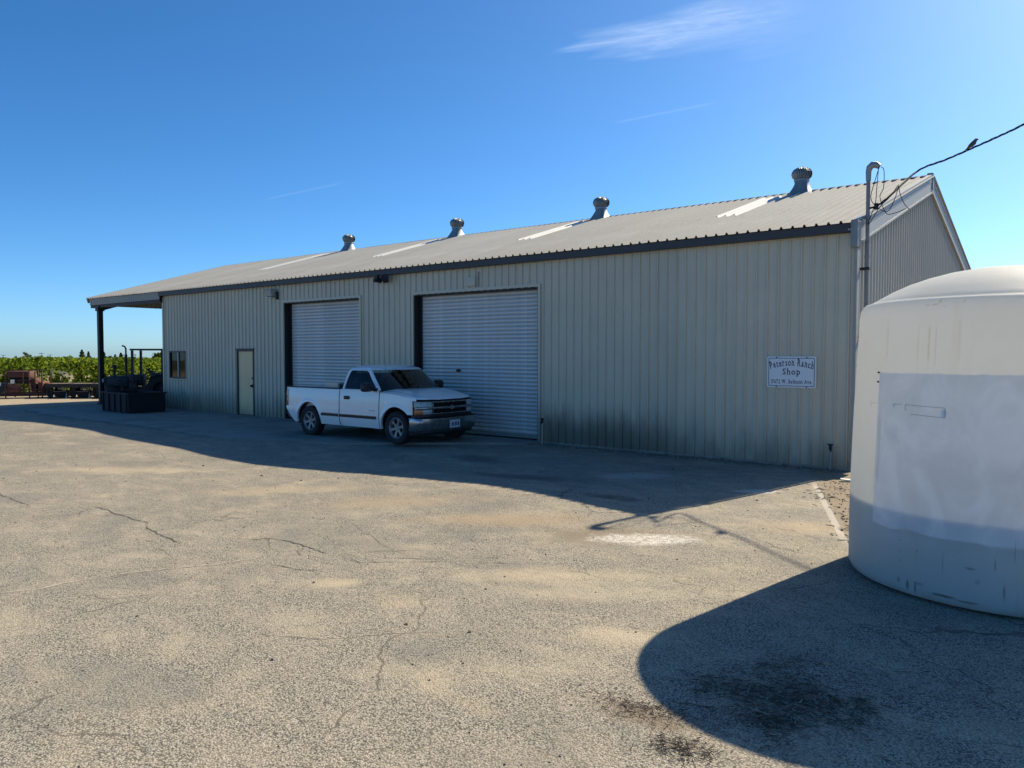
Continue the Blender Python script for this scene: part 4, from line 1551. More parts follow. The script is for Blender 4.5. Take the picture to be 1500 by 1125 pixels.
# grille: dark egg-crate behind, chrome surround, centre bar, emblem
gr = TB(face_patch(-0.515, 0.515, 0.675, 0.925, -0.055, 14, 0.02), 'grille', 'steel_black')
gb = MB()
for z_ in (0.715, 0.75, 0.85, 0.885):
    rows = [[(xf(lerp(-0.5, 0.5, q / 12)) - 0.045, lerp(-0.5, 0.5, q / 12), z_ - 0.004), (xf(lerp(-0.5, 0.5, q / 12)) - 0.03, lerp(-0.5, 0.5, q / 12), z_), (xf(lerp(-0.5, 0.5, q / 12)) - 0.045, lerp(-0.5, 0.5, q / 12), z_ + 0.004)] for q in range(13)]
    gb.grid(rows)
for q in range(21):
    yy_ = lerp(-0.49, 0.49, q / 20)
    gb.box(xf(yy_) - 0.05, xf(yy_) - 0.034, yy_ - 0.003, yy_ + 0.003, 0.69, 0.905)
gb.build('grille_slats', M['plastic'], gr, (-XO, 0, 0))
for nm, args in (('grille_surround', (-0.54, 0.54, 0.905, 0.940, 0.006)), ('grille_surround', (-0.54, 0.54, 0.664, 0.690, 0.004))):
    TB(face_patch(*args, 14), nm, 'chrome')
TB(face_patch(-0.895, 0.895, 0.775, 0.822, 0.012, 26, 0.04), 'chrome_bar', 'chrome')
for sgn in (-1, 1):
    TB(face_patch(sgn * 0.515, sgn * 0.545, 0.69, 0.905, 0.006, 2), 'grille_surround', 'chrome')
    hl = TB(face_patch(sgn * 0.55, sgn * 0.905, 0.823, 0.940, -0.004, 10, 0.05, 0.02), 'headlight', 'lens')
    TB(face_patch(sgn * 0.55, sgn * 0.76, 0.668, 0.774, -0.004, 8, 0.05), 'marker_light', 'lens')
    TB(face_patch(sgn * 0.762, sgn * 0.905, 0.668, 0.774, -0.005, 8, 0.05), 'turn_signal', 'amber')
    rim_ = MB()
    rim_.bar((xf(.9) - 0.03, sgn * 0.908, 0.662), (xf(.9) - 0.04, sgn * 0.908, 0.945), 0.03, 0.012)
    TB(rim_, 'lamp_edge', 'seam', smooth=False)
TB(face_patch(-0.91, 0.91, 0.941, 0.952, -0.012, 26, 0.05), 'hood_gap', 'seam')
TB(face_patch(-0.91, 0.91, 0.595, 0.664, -0.02, 26, 0.06), 'filler_panel', 'plastic')
# gold-grey cross emblem on the bar
em = MB()
ex = xf(0) + 0.014
em.prism([(-0.085, -0.020), (-0.032, -0.020), (-0.040, -0.042), (0.028, -0.042), (0.036, -0.020), (0.092, -0.020), (0.085, 0.020), (0.032, 0.020), (0.040, 0.042), (-0.028, 0.042), (-0.036, 0.020), (-0.092, 0.020)],
         0, 0.012, lambda u, v, d: (ex + d, -u, 0.7985 + v))
TB(em, 'emblem', 'galv', smooth=False)

# front bumper: chrome, wraps round to the sides
def bump_path(n_=40, off=0.0, xend=3.42):
    pts = []
    for q in range(n_ + 1):
        a_ = lerp(-1, 1, q / n_)
        yy_ = math.copysign(min(1, abs(a_) * 1.12), a_) * (0.935 + off)
        if abs(a_) * 1.12 <= 1:
            pts.append((xf(yy_ * 0.96) + 0.10 + off, yy_))
        else:
            e = (abs(a_) * 1.12 - 1) / 0.12
            pts.append((lerp(xf(0.9) + 0.10 + off, xend, e ** 0.8), math.copysign(0.935 + off + 0.02 * e, a_)))
    return pts


bpth = bump_path()
bm_ = MB()
rows = []
for x_, y_ in bpth:
    dx = 0
    rows.append([(x_ - 0.10, y_ * 0.97, 0.595), (x_ - 0.03, y_, 0.597), (x_, y_ * 1.004, 0.58), (x_ + 0.006, y_ * 1.006, 0.50), (x_ - 0.012, y_, 0.40), (x_ - 0.055, y_ * 0.985, 0.33), (x_ - 0.11, y_ * 0.965, 0.30)])
bm_.grid(rows)
TB(bm_, 'front_bumper', 'chrome', angle=50)
va = MB()
rows = [[(x_ - 0.10, y_ * 0.965, 0.335), (x_ - 0.085, y_ * 0.96, 0.28), (x_ - 0.13, y_ * 0.95, 0.225), (x_ - 0.25, y_ * 0.9, 0.22)] for x_, y_ in bpth]
va.grid(rows)
TB(va, 'air_dam', 'plastic')
bt_ = MB()
rows = [[(x_ - 0.125, y_ * 0.955, 0.598), (x_ - 0.06, y_ * 0.985, 0.604), (x_ - 0.012, y_ * 1.0, 0.5985)] for x_, y_ in bpth]
bt_.grid(rows)
TB(bt_, 'bumper_pad', 'plastic')
pl = MB()
pl.cbox(3.842, 3.852, -0.155, 0.155, 0.365, 0.525, 0.003)
plo = TB(pl, 'licence_plate', 'plate', smooth=False)
pf = MB()
pf.box(3.836, 3.8415, -0.17, 0.17, 0.35, 0.54)
pf.build('plate_frame', M['galv_dull'], plo, (-XO, 0, 0))
pt = MB()
for q, (ya, yb_, za, zb_) in enumerate(((-0.10, -0.055, 0.40, 0.48), (-0.035, -0.02, 0.40, 0.48), (0.0, 0.04, 0.40, 0.48), (0.055, 0.07, 0.40, 0.48), (0.085, 0.12, 0.40, 0.48))):
    pt.box(3.8522, 3.8535, ya, yb_, za, zb_)
pt.build('plate_mark', M['ink'], plo, (-XO, 0, 0))

# hood
hm = MB()
rows = []
for q in range(25):
    u = q / 24
    row = []
    for k in range(29):
        a_ = lerp(-1, 1, k / 28)
        xr = 2.475 + 0.30 * (1 - a_ * a_) ** 0.8
        xe = xf(a_ * 0.90) - 0.02
        x_ = lerp(xr, xe, u)
        y_ = a_ * hw(min(x_, 3.53), 1.0)
        z_ = hood_z(x_, y_)
        if u > 0.93:
            z_ -= 0.02 * ((u - 0.93) / 0.07) ** 2
        row.append((x_, y_, z_))
    rows.append(row)
hm.grid(rows)
TB(hm, 'hood', 'truck_white', angle=60)
hs = MB()
for sgn in (-1, 1):
    pts = [(lerp(2.56, 3.50, q / 14), sgn * lerp(0.84, 0.78, q / 14), 0) for q in range(15)]
    hs.tube([(p[0], p[1], hood_z(p[0], p[1]) + 0.0005) for p in pts], 0.0035, 5)
TB(hs, 'hood_seam', 'seam')
cw = MB()
rows = []
for k in range(21):
    a_ = lerp(-0.97, 0.97, k / 20)
    xr = 2.475 + 0.30 * (1 - a_ * a_) ** 0.8
    rows.append([(xr + 0.03, a_ * 0.90, hood_z(xr + .03, a_ * .9) + 0.003), (xr - 0.05, a_ * 0.90, hood_z(xr, a_ * .9) + 0.018)])
cw.grid(rows)
TB(cw, 'cowl', 'plastic')


# cab greenhouse
GZ = [(1.140, 1.155, 2.475, 2.775, 0.937), (1.24, 1.182, 2.375, 2.650, 0.908), (1.36, 1.215, 2.252, 2.490, 0.872), (1.48, 1.252, 2.128, 2.325, 0.832), (1.58, 1.290, 2.024, 2.185, 0.790), (1.625, 1.320, 1.960, 2.105, 0.752),
      (1.660, 1.375, 1.895, 2.02, 0.690), (1.685, 1.46, 1.80, 1.91, 0.58), (1.70, 1.56, 1.70, 1.76, 0.36)]


def gpar(z_):
    for a_, b_ in zip(GZ, GZ[1:]):
        if a_[0] <= z_ <= b_[0]:
            t_ = (z_ - a_[0]) / (b_[0] - a_[0])
            return [lerp(a_[i], b_[i], t_) for i in range(1, 5)]
    return GZ[-1][1:] if z_ > 1.6 else GZ[0][1:]


def gloop(z_, par):
    xr, xs_, xc_, w_ = par
    pts = []
    r = 0.10 * min(1, w_ / 0.7)
    for k in range(9):                                    # rear, right to left corner rounded
        y_ = lerp(-w_ + r, w_ - r, k / 8)
        pts.append((xr - 0.012 * (1 - (y_ / w_) ** 2), y_, z_))
    for k in range(1, 5):
        a_ = rad(90 * k / 4)
        pts.append((xr + r * (1 - math.cos(a_)), w_ - r + r * math.sin(a_), z_))
    for k in range(1, 8):
        t_ = k / 8
        pts.append((lerp(xr + r, xs_, t_), w_ + 0.008 * math.sin(math.pi * t_), z_))
    for k in range(17):
        a_ = lerp(1, -1, k / 16)
        pts.append((xs_ + (xc_ - xs_) * (1 - abs(a_) ** 2.2), a_ * w_, z_))
    for k in range(1, 8):
        t_ = 1 - k / 8
        pts.append((lerp(xr + r, xs_, t_), -w_ - 0.008 * math.sin(math.pi * t_), z_))
    for k in range(3, -1, -1):
        a_ = rad(90 * (k + 1) / 4)
        pts.append((xr + r * (1 - math.cos(a_)), -(w_ - r + r * math.sin(a_)), z_))
    return pts


# the shell is built as real pillars and roof: every quad of the loft except those of the glass openings
loops = [gloop(z_, p_) for z_, *p_ in GZ]
nL = len(loops[0])
gh = MB()
vs = [p for lp in loops for p in lp]
fs = []
iF0 = 9 + 4 + 7               # first point of the windscreen arc
iS0 = 9 + 3                   # side (left), after the rear corner
iR0 = iF0 + 17                # right side starts
for i in range(len(loops) - 1):
    for k in range(nL):
        k2 = (k + 1) % nL
        glass_rows = i < 5
        if glass_rows and iF0 + 0 <= k < iF0 + 16:
            continue
        if i < 5 and (iS0 <= k < iF0 or iR0 - 1 <= k < iR0 + 7):
            continue
        if 0 < i < 4 and 1 <= k <= 6:
            continue
        fs.append((i * nL + k, i * nL + k2, (i + 1) * nL + k2, (i + 1) * nL + k))
fs.append(tuple((len(loops) - 1) * nL + k for k in range(nL)))
gh._add(vs, fs)
# rear wall of the cab
gh.box(1.15, 1.17, -0.92, 0.92, 0.36, 1.142)
TB(gh, 'cab_shell', 'truck_white', angle=50)


def side_pt(sgn, z_, xx, o_):
    xr, xs_, xc_, w_ = gpar(z_)
    r = 0.10
    t_ = (xx - xr - r) / (xs_ - xr - r)
    return (xx, sgn * (w_ + 0.008 * math.sin(math.pi * min(1, max(0, t_))) + o_), z_)


def front_x(z_, y_):
    xr, xs_, xc_, w_ = gpar(z_)
    a_ = min(1, abs(y_) / w_)
    return xs_ + (xc_ - xs_) * (1 - a_ ** 2.2)


for sgn in (-1, 1):
    # door frame round the glass: a band of white between the opening and the glass outline
    ol = []
    zb_, zt_ = 1.145, 1.595
    def xa_(z_):      # rear edge of glass
        return 1.285 + 0.085 * ((z_ - zb_) / (zt_ - zb_)) ** 1.5
    def xb_(z_):      # front edge of glass
        xr, xs_, xc_, w_ = gpar(z_)
        return xs_ - 0.065
    N = 12
    gl_rows = []
    fr_rear, fr_front = [], []
    for q in range(N + 1):
        z_ = lerp(zb_ + 0.012, zt_ - 0.02, q / N)
        a0, b0 = xa_(z_), xb_(z_)
        rr_ = 0.05
        dzt = (zt_ - 0.02 - z_)
        if dzt < rr_:
            s_ = rr_ - math.sqrt(max(0, rr_ * rr_ - (rr_ - dzt) ** 2))
            a0 += s_
            b0 -= s_
        gl_rows.append([side_pt(sgn, z_, lerp(a0, b0, k / 6), -0.012) for k in range(7)])
        xr, xs_, xc_, w_ = gpar(z_)
        fr_rear.append([side_pt(sgn, z_, 1.225 + (xr - 1.155) * 0.45, 0.004), side_pt(sgn, z_, a0, 0.004), side_pt(sgn, z_, a0 + 0.004, -0.02)])
        fr_front.append([side_pt(sgn, z_, b0 - 0.004, -0.02), side_pt(sgn, z_, b0, 0.004), (front_x(z_, w_) + 0.012, sgn * (w_ - 0.0), z_), (front_x(z_, w_ - 0.035) + 0.006, sgn * (w_ - 0.035), z_)])
    gl = MB()
    gl.grid(gl_rows)
    TB(gl, 'side_window', 'truck_side_glass', angle=80)
    fb = MB()
    fb.grid(fr_rear)
    fb.grid(fr_front)
    top_rows = [[side_pt(sgn, zt_ - 0.022, lerp(1.30, 2.05, k / 8), -0.01) for k in range(9)], [side_pt(sgn, zt_ - 0.018, lerp(1.30, 2.05, k / 8), 0.004) for k in range(9)], [side_pt(sgn, 1.632, lerp(1.34, 1.97, k / 8), 0.003) for k in range(9)]]
    fb.grid(top_rows)
    fb.grid([[side_pt(sgn, 1.138, lerp(1.22, 2.46, k / 8), 0.012) for k in range(9)], [side_pt(sgn, 1.158, lerp(1.22, 2.46, k / 8), 0.006) for k in range(9)], [side_pt(sgn, 1.159, lerp(1.22, 2.44, k / 8), -0.02) for k in range(9)]])
    TB(fb, 'window_frame', 'truck_white', angle=60)
    sm_ = MB()
    # gaps: door rear edge, door front edge
    sm_.tube([(1.137, sgn * (hw(1.137, lerp(0.33, 1.13, q / 10)) - 0.004), lerp(0.33, 1.13, q / 10)) for q in range(11)], 0.009, 5)
    sm_.tube([(2.4875, sgn * (hw(2.4875, lerp(0.33, 1.13, q / 10)) - 0.004), lerp(0.33, 1.13, q / 10)) for q in range(11)], 0.009, 5)
    sm_.tube([side_pt(sgn, lerp(1.145, 1.60, q / 8), 1.222 + (gpar(lerp(1.145, 1.60, q / 8))[0] - 1.155) * 0.45, 0.001) for q in range(9)], 0.0045, 5)
    TB(sm_, 'door_gap', 'seam')
ws = MB()
rows = []
for q in range(13):
    z_ = lerp(1.15, 1.60, q / 12)
    w_ = gpar(z_)[3] - 0.03
    rows.append([(front_x(z_, lerp(-w_, w_, k / 20)) - 0.002, lerp(-w_, w_, k / 20), z_) for k in range(21)])
ws.grid(rows)
TB(ws, 'windshield', 'truck_glass', angle=80)
wt = MB()
z_ = 1.603
rows = [[(front_x(zz, lerp(-w2, w2, k / 16)) + 0.004, lerp(-w2, w2, k / 16), zz) for k in range(17)] for zz, w2 in ((1.588, gpar(1.588)[3]), (1.628, gpar(1.628)[3]))]
wt.grid(rows)
TB(wt, 'roof_header', 'truck_white')
rw = MB()
rw.grid([[(gpar(z_)[0] + 0.004, y_, z_) for y_ in (-0.66, -0.3, 0, 0.3, 0.66)] for z_ in (1.23, 1.36, 1.50)])
TB(rw, 'rear_window', 'truck_glass')
wp = MB()
for y0_, y1_ in ((-0.55, 0.02), (0.12, 0.68)):
    wp.tube([(front_x(1.165, y0_) + 0.02, y0_, 1.168), (front_x(1.185, (y0_ + y1_) / 2) + 0.014, (y0_ + y1_) / 2, 1.19), (front_x(1.20, y1_) + 0.01, y1_, 1.205)], 0.008, 6)
TB(wp, 'wiper', 'plastic')
an = MB()
an.tube([(2.62, -0.83, 1.13), (2.60, -0.83, 1.40), (2.54, -0.835, 1.86)], [0.004, 0.003, 0.002], 6)
an.tube([(2.62, -0.83, 1.12), (2.62, -0.83, 1.155)], [0.014, 0.008], 8)
TB(an, 'antenna', 'plastic')
# cab inside
ci = MB()
ci.cbox(2.25, 2.70, -0.80, 0.80, 0.75, 1.13, 0.05)
ci.cbox(2.30, 2.50, 0.18, 0.58, 1.08, 1.17, 0.03)
TB(ci, 'dashboard', 'interior')
st = MB()
st.cbox(1.35, 1.85, -0.75, 0.75, 0.55, 0.80, 0.06)
st.cbox(1.27, 1.42, -0.75, -0.03, 0.75, 1.28, 0.05)
st.cbox(1.27, 1.42, 0.03, 0.75, 0.75, 1.28, 0.05)
st.cbox(1.26, 1.34, -0.52, -0.25, 1.27, 1.42, 0.03)
st.cbox(1.26, 1.34, 0.25, 0.52, 1.27, 1.42, 0.03)
TB(st, 'bench_seat', 'seat')
sw2 = MB()
mt = Matrix.Translation((2.12, 0.38, 1.10)) @ Matrix.Rotation(rad(-65), 4, 'Y')
sw2.lathe([(0.19 + 0.016 * math.cos(2 * math.pi * k / 8), 0.016 * math.sin(2 * math.pi * k / 8)) for k in range(8)], 24, mt, True)
sw2.lathe([(0, -0.02), (0.06, -0.02), (0.07, 0.01), (0, 0.02)], 12, mt)
sw2.bar(mt @ Vector((0, -0.18, 0)), mt @ Vector((0, 0.18, 0)), 0.03, 0.015)
sw2.tube([mt @ Vector((0, 0, 0)), (2.4, 0.38, 0.95)], 0.025, 8)
TB(sw2, 'steering_wheel', 'plastic')
rv = MB()
rv.cbox(2.06, 2.09, -0.11, 0.11, 1.475, 1.54, 0.012)
rv.tube([(2.09, 0, 1.53), (2.13, 0, 1.60)], 0.012, 6)
TB(rv, 'rear_view_mirror', 'plastic')
# bed
be = MB()
be.box(-0.88, 1.12, -0.79, 0.79, 0.58, 0.62)
be.box(1.10, 1.125, -0.92, 0.92, 0.36, 1.14)
for sgn in (-1, 1):
    be.box(-0.35, 0.35, sgn * 0.66 - 0.13, sgn * 0.66 + 0.13, 0.62, 0.84)
TB(be, 'bed_floor', 'truck_white', smooth=False)
rl = MB()
for sgn in (-1, 1):
    rl.cbox(-0.90, 1.12, sgn * 0.865 - 0.085, sgn * 0.865 + 0.078, BEDT + 0.010, BEDT + 0.030, 0.008)
TB(rl, 'rail_cap', 'plastic', smooth=False)
tg = MB()
tg.cbox(-0.935, -0.885, -0.79, 0.79, 0.66, 1.14, 0.015)
TB(tg, 'tailgate', 'truck_white')
rb_ = MB()
rows = []
for k in range(21):
    a_ = lerp(-1, 1, k / 20)
    y_ = a_ * 0.955
    x_ = -1.035 + 0.16 * abs(a_) ** 8
    rows.append([(x_ + 0.09, y_, 0.655), (x_ + 0.0, y_, 0.65), (x_ - 0.012, y_, 0.60), (x_ + 0.005, y_ * .99, 0.50), (x_ + 0.07, y_ * 0.985, 0.42), (x_ + .16, y_ * .97, 0.40)])
rb_.grid(rows)
TB(rb_, 'rear_bumper', 'truck_white', angle=50)
hc = MB()
hc.cbox(-0.96, -0.55, -0.74, 0.74, 0.275, 0.335, 0.01)
hc.box(-1.02, -0.6, -0.05, 0.05, 0.30, 0.37)
TB(hc, 'tow_hitch', 'steel_black', smooth=False)
ch = MB()
for sgn in (-1, 1):
    ch.box(-0.85, 3.40, sgn * 0.45 - 0.05, sgn * 0.45 + 0.05, 0.40, 0.54)
ch.box(0.55, 2.45, -0.86, 0.86, 0.335, 0.40)
ch.box(-0.84, 1.1, -0.80, 0.80, 0.50, 0.575)
ch.box(2.5, 3.5, -0.50, 0.50, 0.33, 0.80)
ch.tube([(0, -0.8, 0.36), (0, 0.8, 0.36)], 0.05, 10)
ch.lathe([(0, -0.14), (0.10, -0.12), (0.15, 0), (0.10, 0.12), (0, 0.14)], 14, Matrix.Translation((0, 0, 0.36)) @ Matrix.Rotation(math.pi / 2, 4, 'X'))
ch.tube([(AX, -0.8, 0.34), (AX, 0.8, 0.34)], 0.04, 8)
ch.tube([(2.4, 0.3, 0.30), (1.2, 0.32, 0.29), (0.5, 0.35, 0.33), (-0.5, 0.55, 0.40), (-0.9, 0.6, 0.40)], 0.032, 8)
ch.tube([(1.9, 0.31, 0.28), (1.35, 0.32, 0.28)], 0.08, 10)
TB(ch, 'chassis', 'steel_black', smooth=False)


def make_wheel(sgn):
    wh = bpy.data.objects.new('wheel', None)
    COL.objects.link(wh)
    wh.parent = trk_
    rt = Matrix.Rotation(math.pi / 2 * (1 if sgn < 0 else -1), 4, 'X')
    ty = MB()
    ty.lathe([(0.215, -0.085), (0.235, -0.105), (0.29, -0.118), (0.335, -0.112), (0.352, -0.095), (0.358, -0.06), (0.360, -0.025), (0.352, -0.02), (0.352, -0.012), (0.360, -0.008), (0.360, 0.008), (0.352, 0.012), (0.352, 0.02), (0.360, 0.025), (0.358, 0.06), (0.352, 0.095),
              (0.335, 0.112), (0.29, 0.118), (0.235, 0.105), (0.215, 0.085)], 48, rt)
    ty.build('tyre', M['rubber'], wh, None, True, 60)
    ri = MB()
    ri.lathe([(0.222, 0.092), (0.226, 0.10), (0.216, 0.104), (0.196, 0.085), (0.190, 0.05), (0.186, -0.08)], 48, rt)
    ri.lathe([(0.0, 0.075), (0.035, 0.075), (0.046, 0.065), (0.048, 0.035)], 20, rt)
    ri.lathe([(0.19, -0.02), (0.0, -0.02)], 24, rt)
    for q in range(6):
        a_ = 2 * math.pi * q / 6 + 0.25
        ca, sa = math.cos(a_), math.sin(a_)
        poly = [(0.03, -0.036), (0.10, -0.026), (0.15, -0.027), (0.202, -0.048), (0.202, 0.048), (0.15, 0.027), (0.10, 0.026), (0.03, 0.036)]
        ri.prism(poly, 0.028, 0.064, lambda u, v, d: rt @ Vector((u * ca - v * sa, u * sa + v * ca, d + 0.018 * (u / 0.2) ** 2)))
    for q in range(6):
        a_ = 2 * math.pi * (q + 0.5) / 6 + 0.25
        p = Vector((0.07 * math.cos(a_), 0.07 * math.sin(a_), 0.03))
        ri.tube([rt @ p, rt @ (p + Vector((0, 0, 0.03)))], 0.011, 6)
    ri.build('rim', M['alloy'], wh, None, True, 40)
    dk = MB()
    dk.lathe([(0.0, 0.0), (0.185, 0.0), (0.185, -0.01), (0, -0.01)], 32, rt)
    dk.build('brake_disc', M['steel_black'], wh, None, True)
    return wh


for sgn in (-1, 1):
    w1 = make_wheel(sgn)
    w1.location = (0 + XO, sgn * 0.845, 0.36)
    w2 = copy_tree(w1, trk_)
    w2.location = (AX + XO, sgn * 0.845, 0.36)

# load in the bed: dark tool chest across the front, pale box on the near side
tc = thing('tool_chest', 'low dark tool chest lying across the front of the truck bed', 'chest', (TRX + XO + 0.86, TRY, TRZ + 0.62))
a = MB()
a.cbox(-0.22, 0.22, -0.70, 0.76, 0.0, 0.58, 0.02)
a.build('chest_body', M['tractor_blue'], tc)
a = MB()
a.cbox(-0.235, 0.235, -0.715, 0.775, 0.581, 0.625, 0.012)
a.build('chest_lid', M['steel_dark'], tc)
bxo = MB()
bxo.cbox(-0.24, 0.24, -0.08, 0.10, 0.0, 0.66, 0.008)
bxo.box(-0.245, 0.245, -0.085, 0.105, 0.60, 0.625)
o = bxo.build('carton', M['box'])
o.location = (TRX + XO + 0.60, TRY - 0.68, TRZ + 0.62)
tag(o, 'pale box standing inside the truck bed behind the cab', 'box')

# ------------------------------------------------------------------ tractor under the open bay, steel bin before it
tr = thing('tractor', 'old dark tractor with upright exhaust and roof frame parked under the open bay', 'tractor', (-30.72, 14.95, 0.0), rad(50))
# local x grows towards the building (its rear); it faces -X
a = MB()
a.cbox(-1.35, -0.50, -0.36, 0.36, 0.62, 1.10, 0.12)
a.cbox(-1.40, -1.33, -0.33, 0.33, 0.60, 1.06, 0.03)
hood_t = a.build('hood', M['tractor_blue'], tr, None, True)
a = MB()
for z in (0.68, 0.76, 0.84, 0.92, 1.0):
    a.box(-1.415, -1.401, -0.28, 0.28, z, z + 0.035)
a.build('grille', M['steel_black'], hood_t)
a = MB()
a.cbox(-1.2, 0.9, -0.22, 0.22, 0.38, 0.66, 0.04)
a.cbox(0.25, 1.15, -0.30, 0.30, 0.45, 0.85, 0.05)
a.tube([(-1.0, -0.62, 0.38), (-1.0, 0.62, 0.38)], 0.05, 8)
a.tube([(0.85, -0.85, 0.62), (0.85, 0.85, 0.62)], 0.08, 10)
a.build('chassis', M['steel_dark'], tr)
a = MB()
a.tube([(-0.62, -0.20, 1.05), (-0.62, -0.20, 1.30)], 0.028, 10)
a.tube([(-0.62, -0.20, 1.28), (-0.62, -0.20, 1.95)], 0.055, 12)
a.tube([(-0.62, -0.20, 1.94), (-0.62, -0.20, 2.18), (-0.66, -0.20, 2.27), (-0.76, -0.20, 2.30)], 0.032, 10)
a.build('exhaust_pipe', M['steel_black'], tr, None, True)
a = MB()
for px_, py_ in ((-0.28, -0.62), (-0.28, 0.62), (0.82, -0.62), (0.82, 0.62)):
    a.bar((px_, py_, 0.85), (px_, py_, 2.11), 0.085, 0.085)
for py_ in (-0.62, 0.62):
    a.bar((1.55, py_, 0.9), (1.32, py_, 2.11), 0.085, 0.085)
    a.box(-0.36, 2.0, py_ - 0.05, py_ + 0.05, 2.112, 2.18)
for px_ in (-0.33, 0.82, 1.95):
    a.box(px_ - 0.04, px_ + 0.04, -0.568, 0.568, 2.115, 2.177)
a.build('roof_frame', M['steel_black'], tr)
a = MB()
a.cbox(0.72, 1.15, -0.24, 0.24, 0.92, 1.03, 0.04)
a.cbox(1.10, 1.22, -0.24, 0.24, 1.0, 1.40, 0.05)
a.build('seat', M['plastic'], tr, None, True)
a = MB()
mt = Matrix.Translation((0.22, 0, 1.28)) @ Matrix.Rotation(rad(35), 4, 'Y')
a.lathe([(0.19 + 0.018 * math.cos(2 * math.pi * k / 8), 0.018 * math.sin(2 * math.pi * k / 8)) for k in range(8)], 20, mt, True)
a.bar(mt @ Vector((-0.18, 0, 0)), mt @ Vector((0.18, 0, 0)), 0.03)
a.bar(mt @ Vector((0, -0.18, 0)), mt @ Vector((0, 0.18, 0)), 0.03)
a.tube([(0.22, 0, 1.28), (-0.3, 0, 0.95)], 0.025, 8)
a.build('steering_wheel', M['steel_black'], tr)
a = MB()
a.cbox(-0.55, 0.0, -0.30, 0.30, 0.72, 1.16, 0.05)
a.cbox(0.30, 0.62, -0.34, 0.34, 0.98, 1.22, 0.06)
a.build('dash_cowl', M['tractor_blue'], tr, None, True)


a = MB()
a.tube([(-1.05, -0.2, 1.08), (-1.05, -0.2, 1.42)], 0.05, 10)
a.lathe([(0, 0.0), (0.09, 0.0), (0.095, 0.10), (0.06, 0.13), (0, 0.135)], 12, Matrix.Translation((-1.05, -0.2, 1.42)))
a.tube([(-0.9, -0.38, 0.95), (-0.6, -0.46, 0.85), (-0.2, -0.44, 0.95), (0.1, -0.40, 0.85)], 0.018, 6)
a.tube([(-0.95, -0.39, 0.8), (-0.5, -0.48, 0.72), (0.0, -0.42, 0.78), (0.3, -0.36, 0.7)], 0.016, 6)
a.cbox(-0.45, -0.15, -0.52, -0.32, 0.62, 0.86, 0.02)
a.cbox(0.0, 0.25, -0.50, -0.32, 0.55, 0.75, 0.02)
a.build('engine_fittings', M['steel_dark'], tr)
for y_l in (-0.30, 0.30):
    a = MB()
    a.lathe([(0, 0), (0.07, 0.0), (0.085, 0.05), (0.08, 0.06), (0, 0.055)], 14, Matrix.Translation((-1.40, y_l, 0.92)) @ Matrix.Rotation(-math.pi / 2, 4, 'Y'))
    a.build('headlight', M['lens'], tr, None, True)


def tractor_wheel(rad_o, wid, x_, y_):
    wv = bpy.data.objects.new('wheel', None)
    COL.objects.link(wv)
    wv.parent = tr
    wv.location = (x_, y_, rad_o)
    rt = Matrix.Rotation(math.pi / 2, 4, 'X')
    t_ = MB()
    t_.lathe([(rad_o * .55, -wid / 2), (rad_o * .85, -wid / 2 * 1.05), (rad_o * .95, -wid * .42), (rad_o * .96, 0), (rad_o * .95, wid * .42), (rad_o * .85, wid / 2 * 1.05), (rad_o * .55, wid / 2)], 32, rt)
    for q in range(22):
        a0 = 2 * math.pi * q / 22
        for s_ in (-1, 1):
            p0 = Vector((rad_o * .965 * math.cos(a0), s_ * wid * .03, rad_o * .965 * math.sin(a0)))
            a1 = a0 + 0.22
            p1 = Vector((rad_o * .955 * math.cos(a1), s_ * wid * .48, rad_o * .955 * math.sin(a1)))
            t_.bar(p0, p1, 0.045, 0.06)
    t_.build('tyre', M['rubber'], wv)
    r_ = MB()
    r_.lathe([(rad_o * .56, -wid * .3), (rad_o * .5, -wid * .1), (rad_o * .2, -wid * .05), (0, -wid * .05), (0, wid * .05), (rad_o * .2, wid * .05), (rad_o * .5, wid * .1), (rad_o * .56, wid * .3)], 24, rt)
    r_.build('rim', M['bin'], wv, None, True)


for sy in (-1, 1):
    tractor_wheel(0.58, 0.38, 0.85, sy * 0.74)
    tractor_wheel(0.33, 0.20, -1.0, sy * 0.66)
for sy in (-1, 1):
    a = MB()
    rows = []
    for q in range(9):
        an_ = math.pi * (0.05 + 0.75 * q / 8)
        rows.append([(0.85 + 0.66 * math.cos(an_), sy * 0.52, 0.58 + 0.66 * math.sin(an_)), (0.85 + 0.66 * math.cos(an_), sy * 0.95, 0.58 + 0.66 * math.sin(an_)), (0.85 + 0.62 * math.cos(an_), sy * 0.95, 0.58 + 0.62 * math.sin(an_))])
    a.grid(rows)
    a.build('mudguard', M['tractor_blue'], tr, None, True)

# steel bin: low open box with folded rim, and a drum beside it
bn = thing('steel_bin', 'low dark open steel bin standing at the corner of the wall', 'bin', (-26.2, 12.35, 0.0), rad(-3))
a = MB()
W2, D2_, H2, T2 = 1.08, 0.58, 0.66, 0.025
a.box(-W2, W2, -D2_, D2_, 0.06, 0.09)
for s_ in (-1, 1):
    a.box(-W2, W2, s_ * D2_ - T2 / 2, s_ * D2_ + T2 / 2, 0.0905, H2)
    a.box(s_ * W2 - T2 / 2, s_ * W2 + T2 / 2, -D2_ + T2, D2_ - T2, 0.0905, H2)
a.build('bin_wall', M['bin'], bn)
a = MB()
for s_ in (-1, 1):
    a.box(-W2 - 0.05, W2 + 0.05, s_ * (D2_ + 0.015) - 0.035, s_ * (D2_ + 0.015) + 0.035, H2 + 0.001, H2 + 0.05)
    a.box(s_ * (W2 + 0.015) - 0.035, s_ * (W2 + 0.015) + 0.035, -D2_ + 0.021, D2_ - 0.021, H2 + 0.001, H2 + 0.05)
a.build('rim', M['bin'], bn)
a = MB()
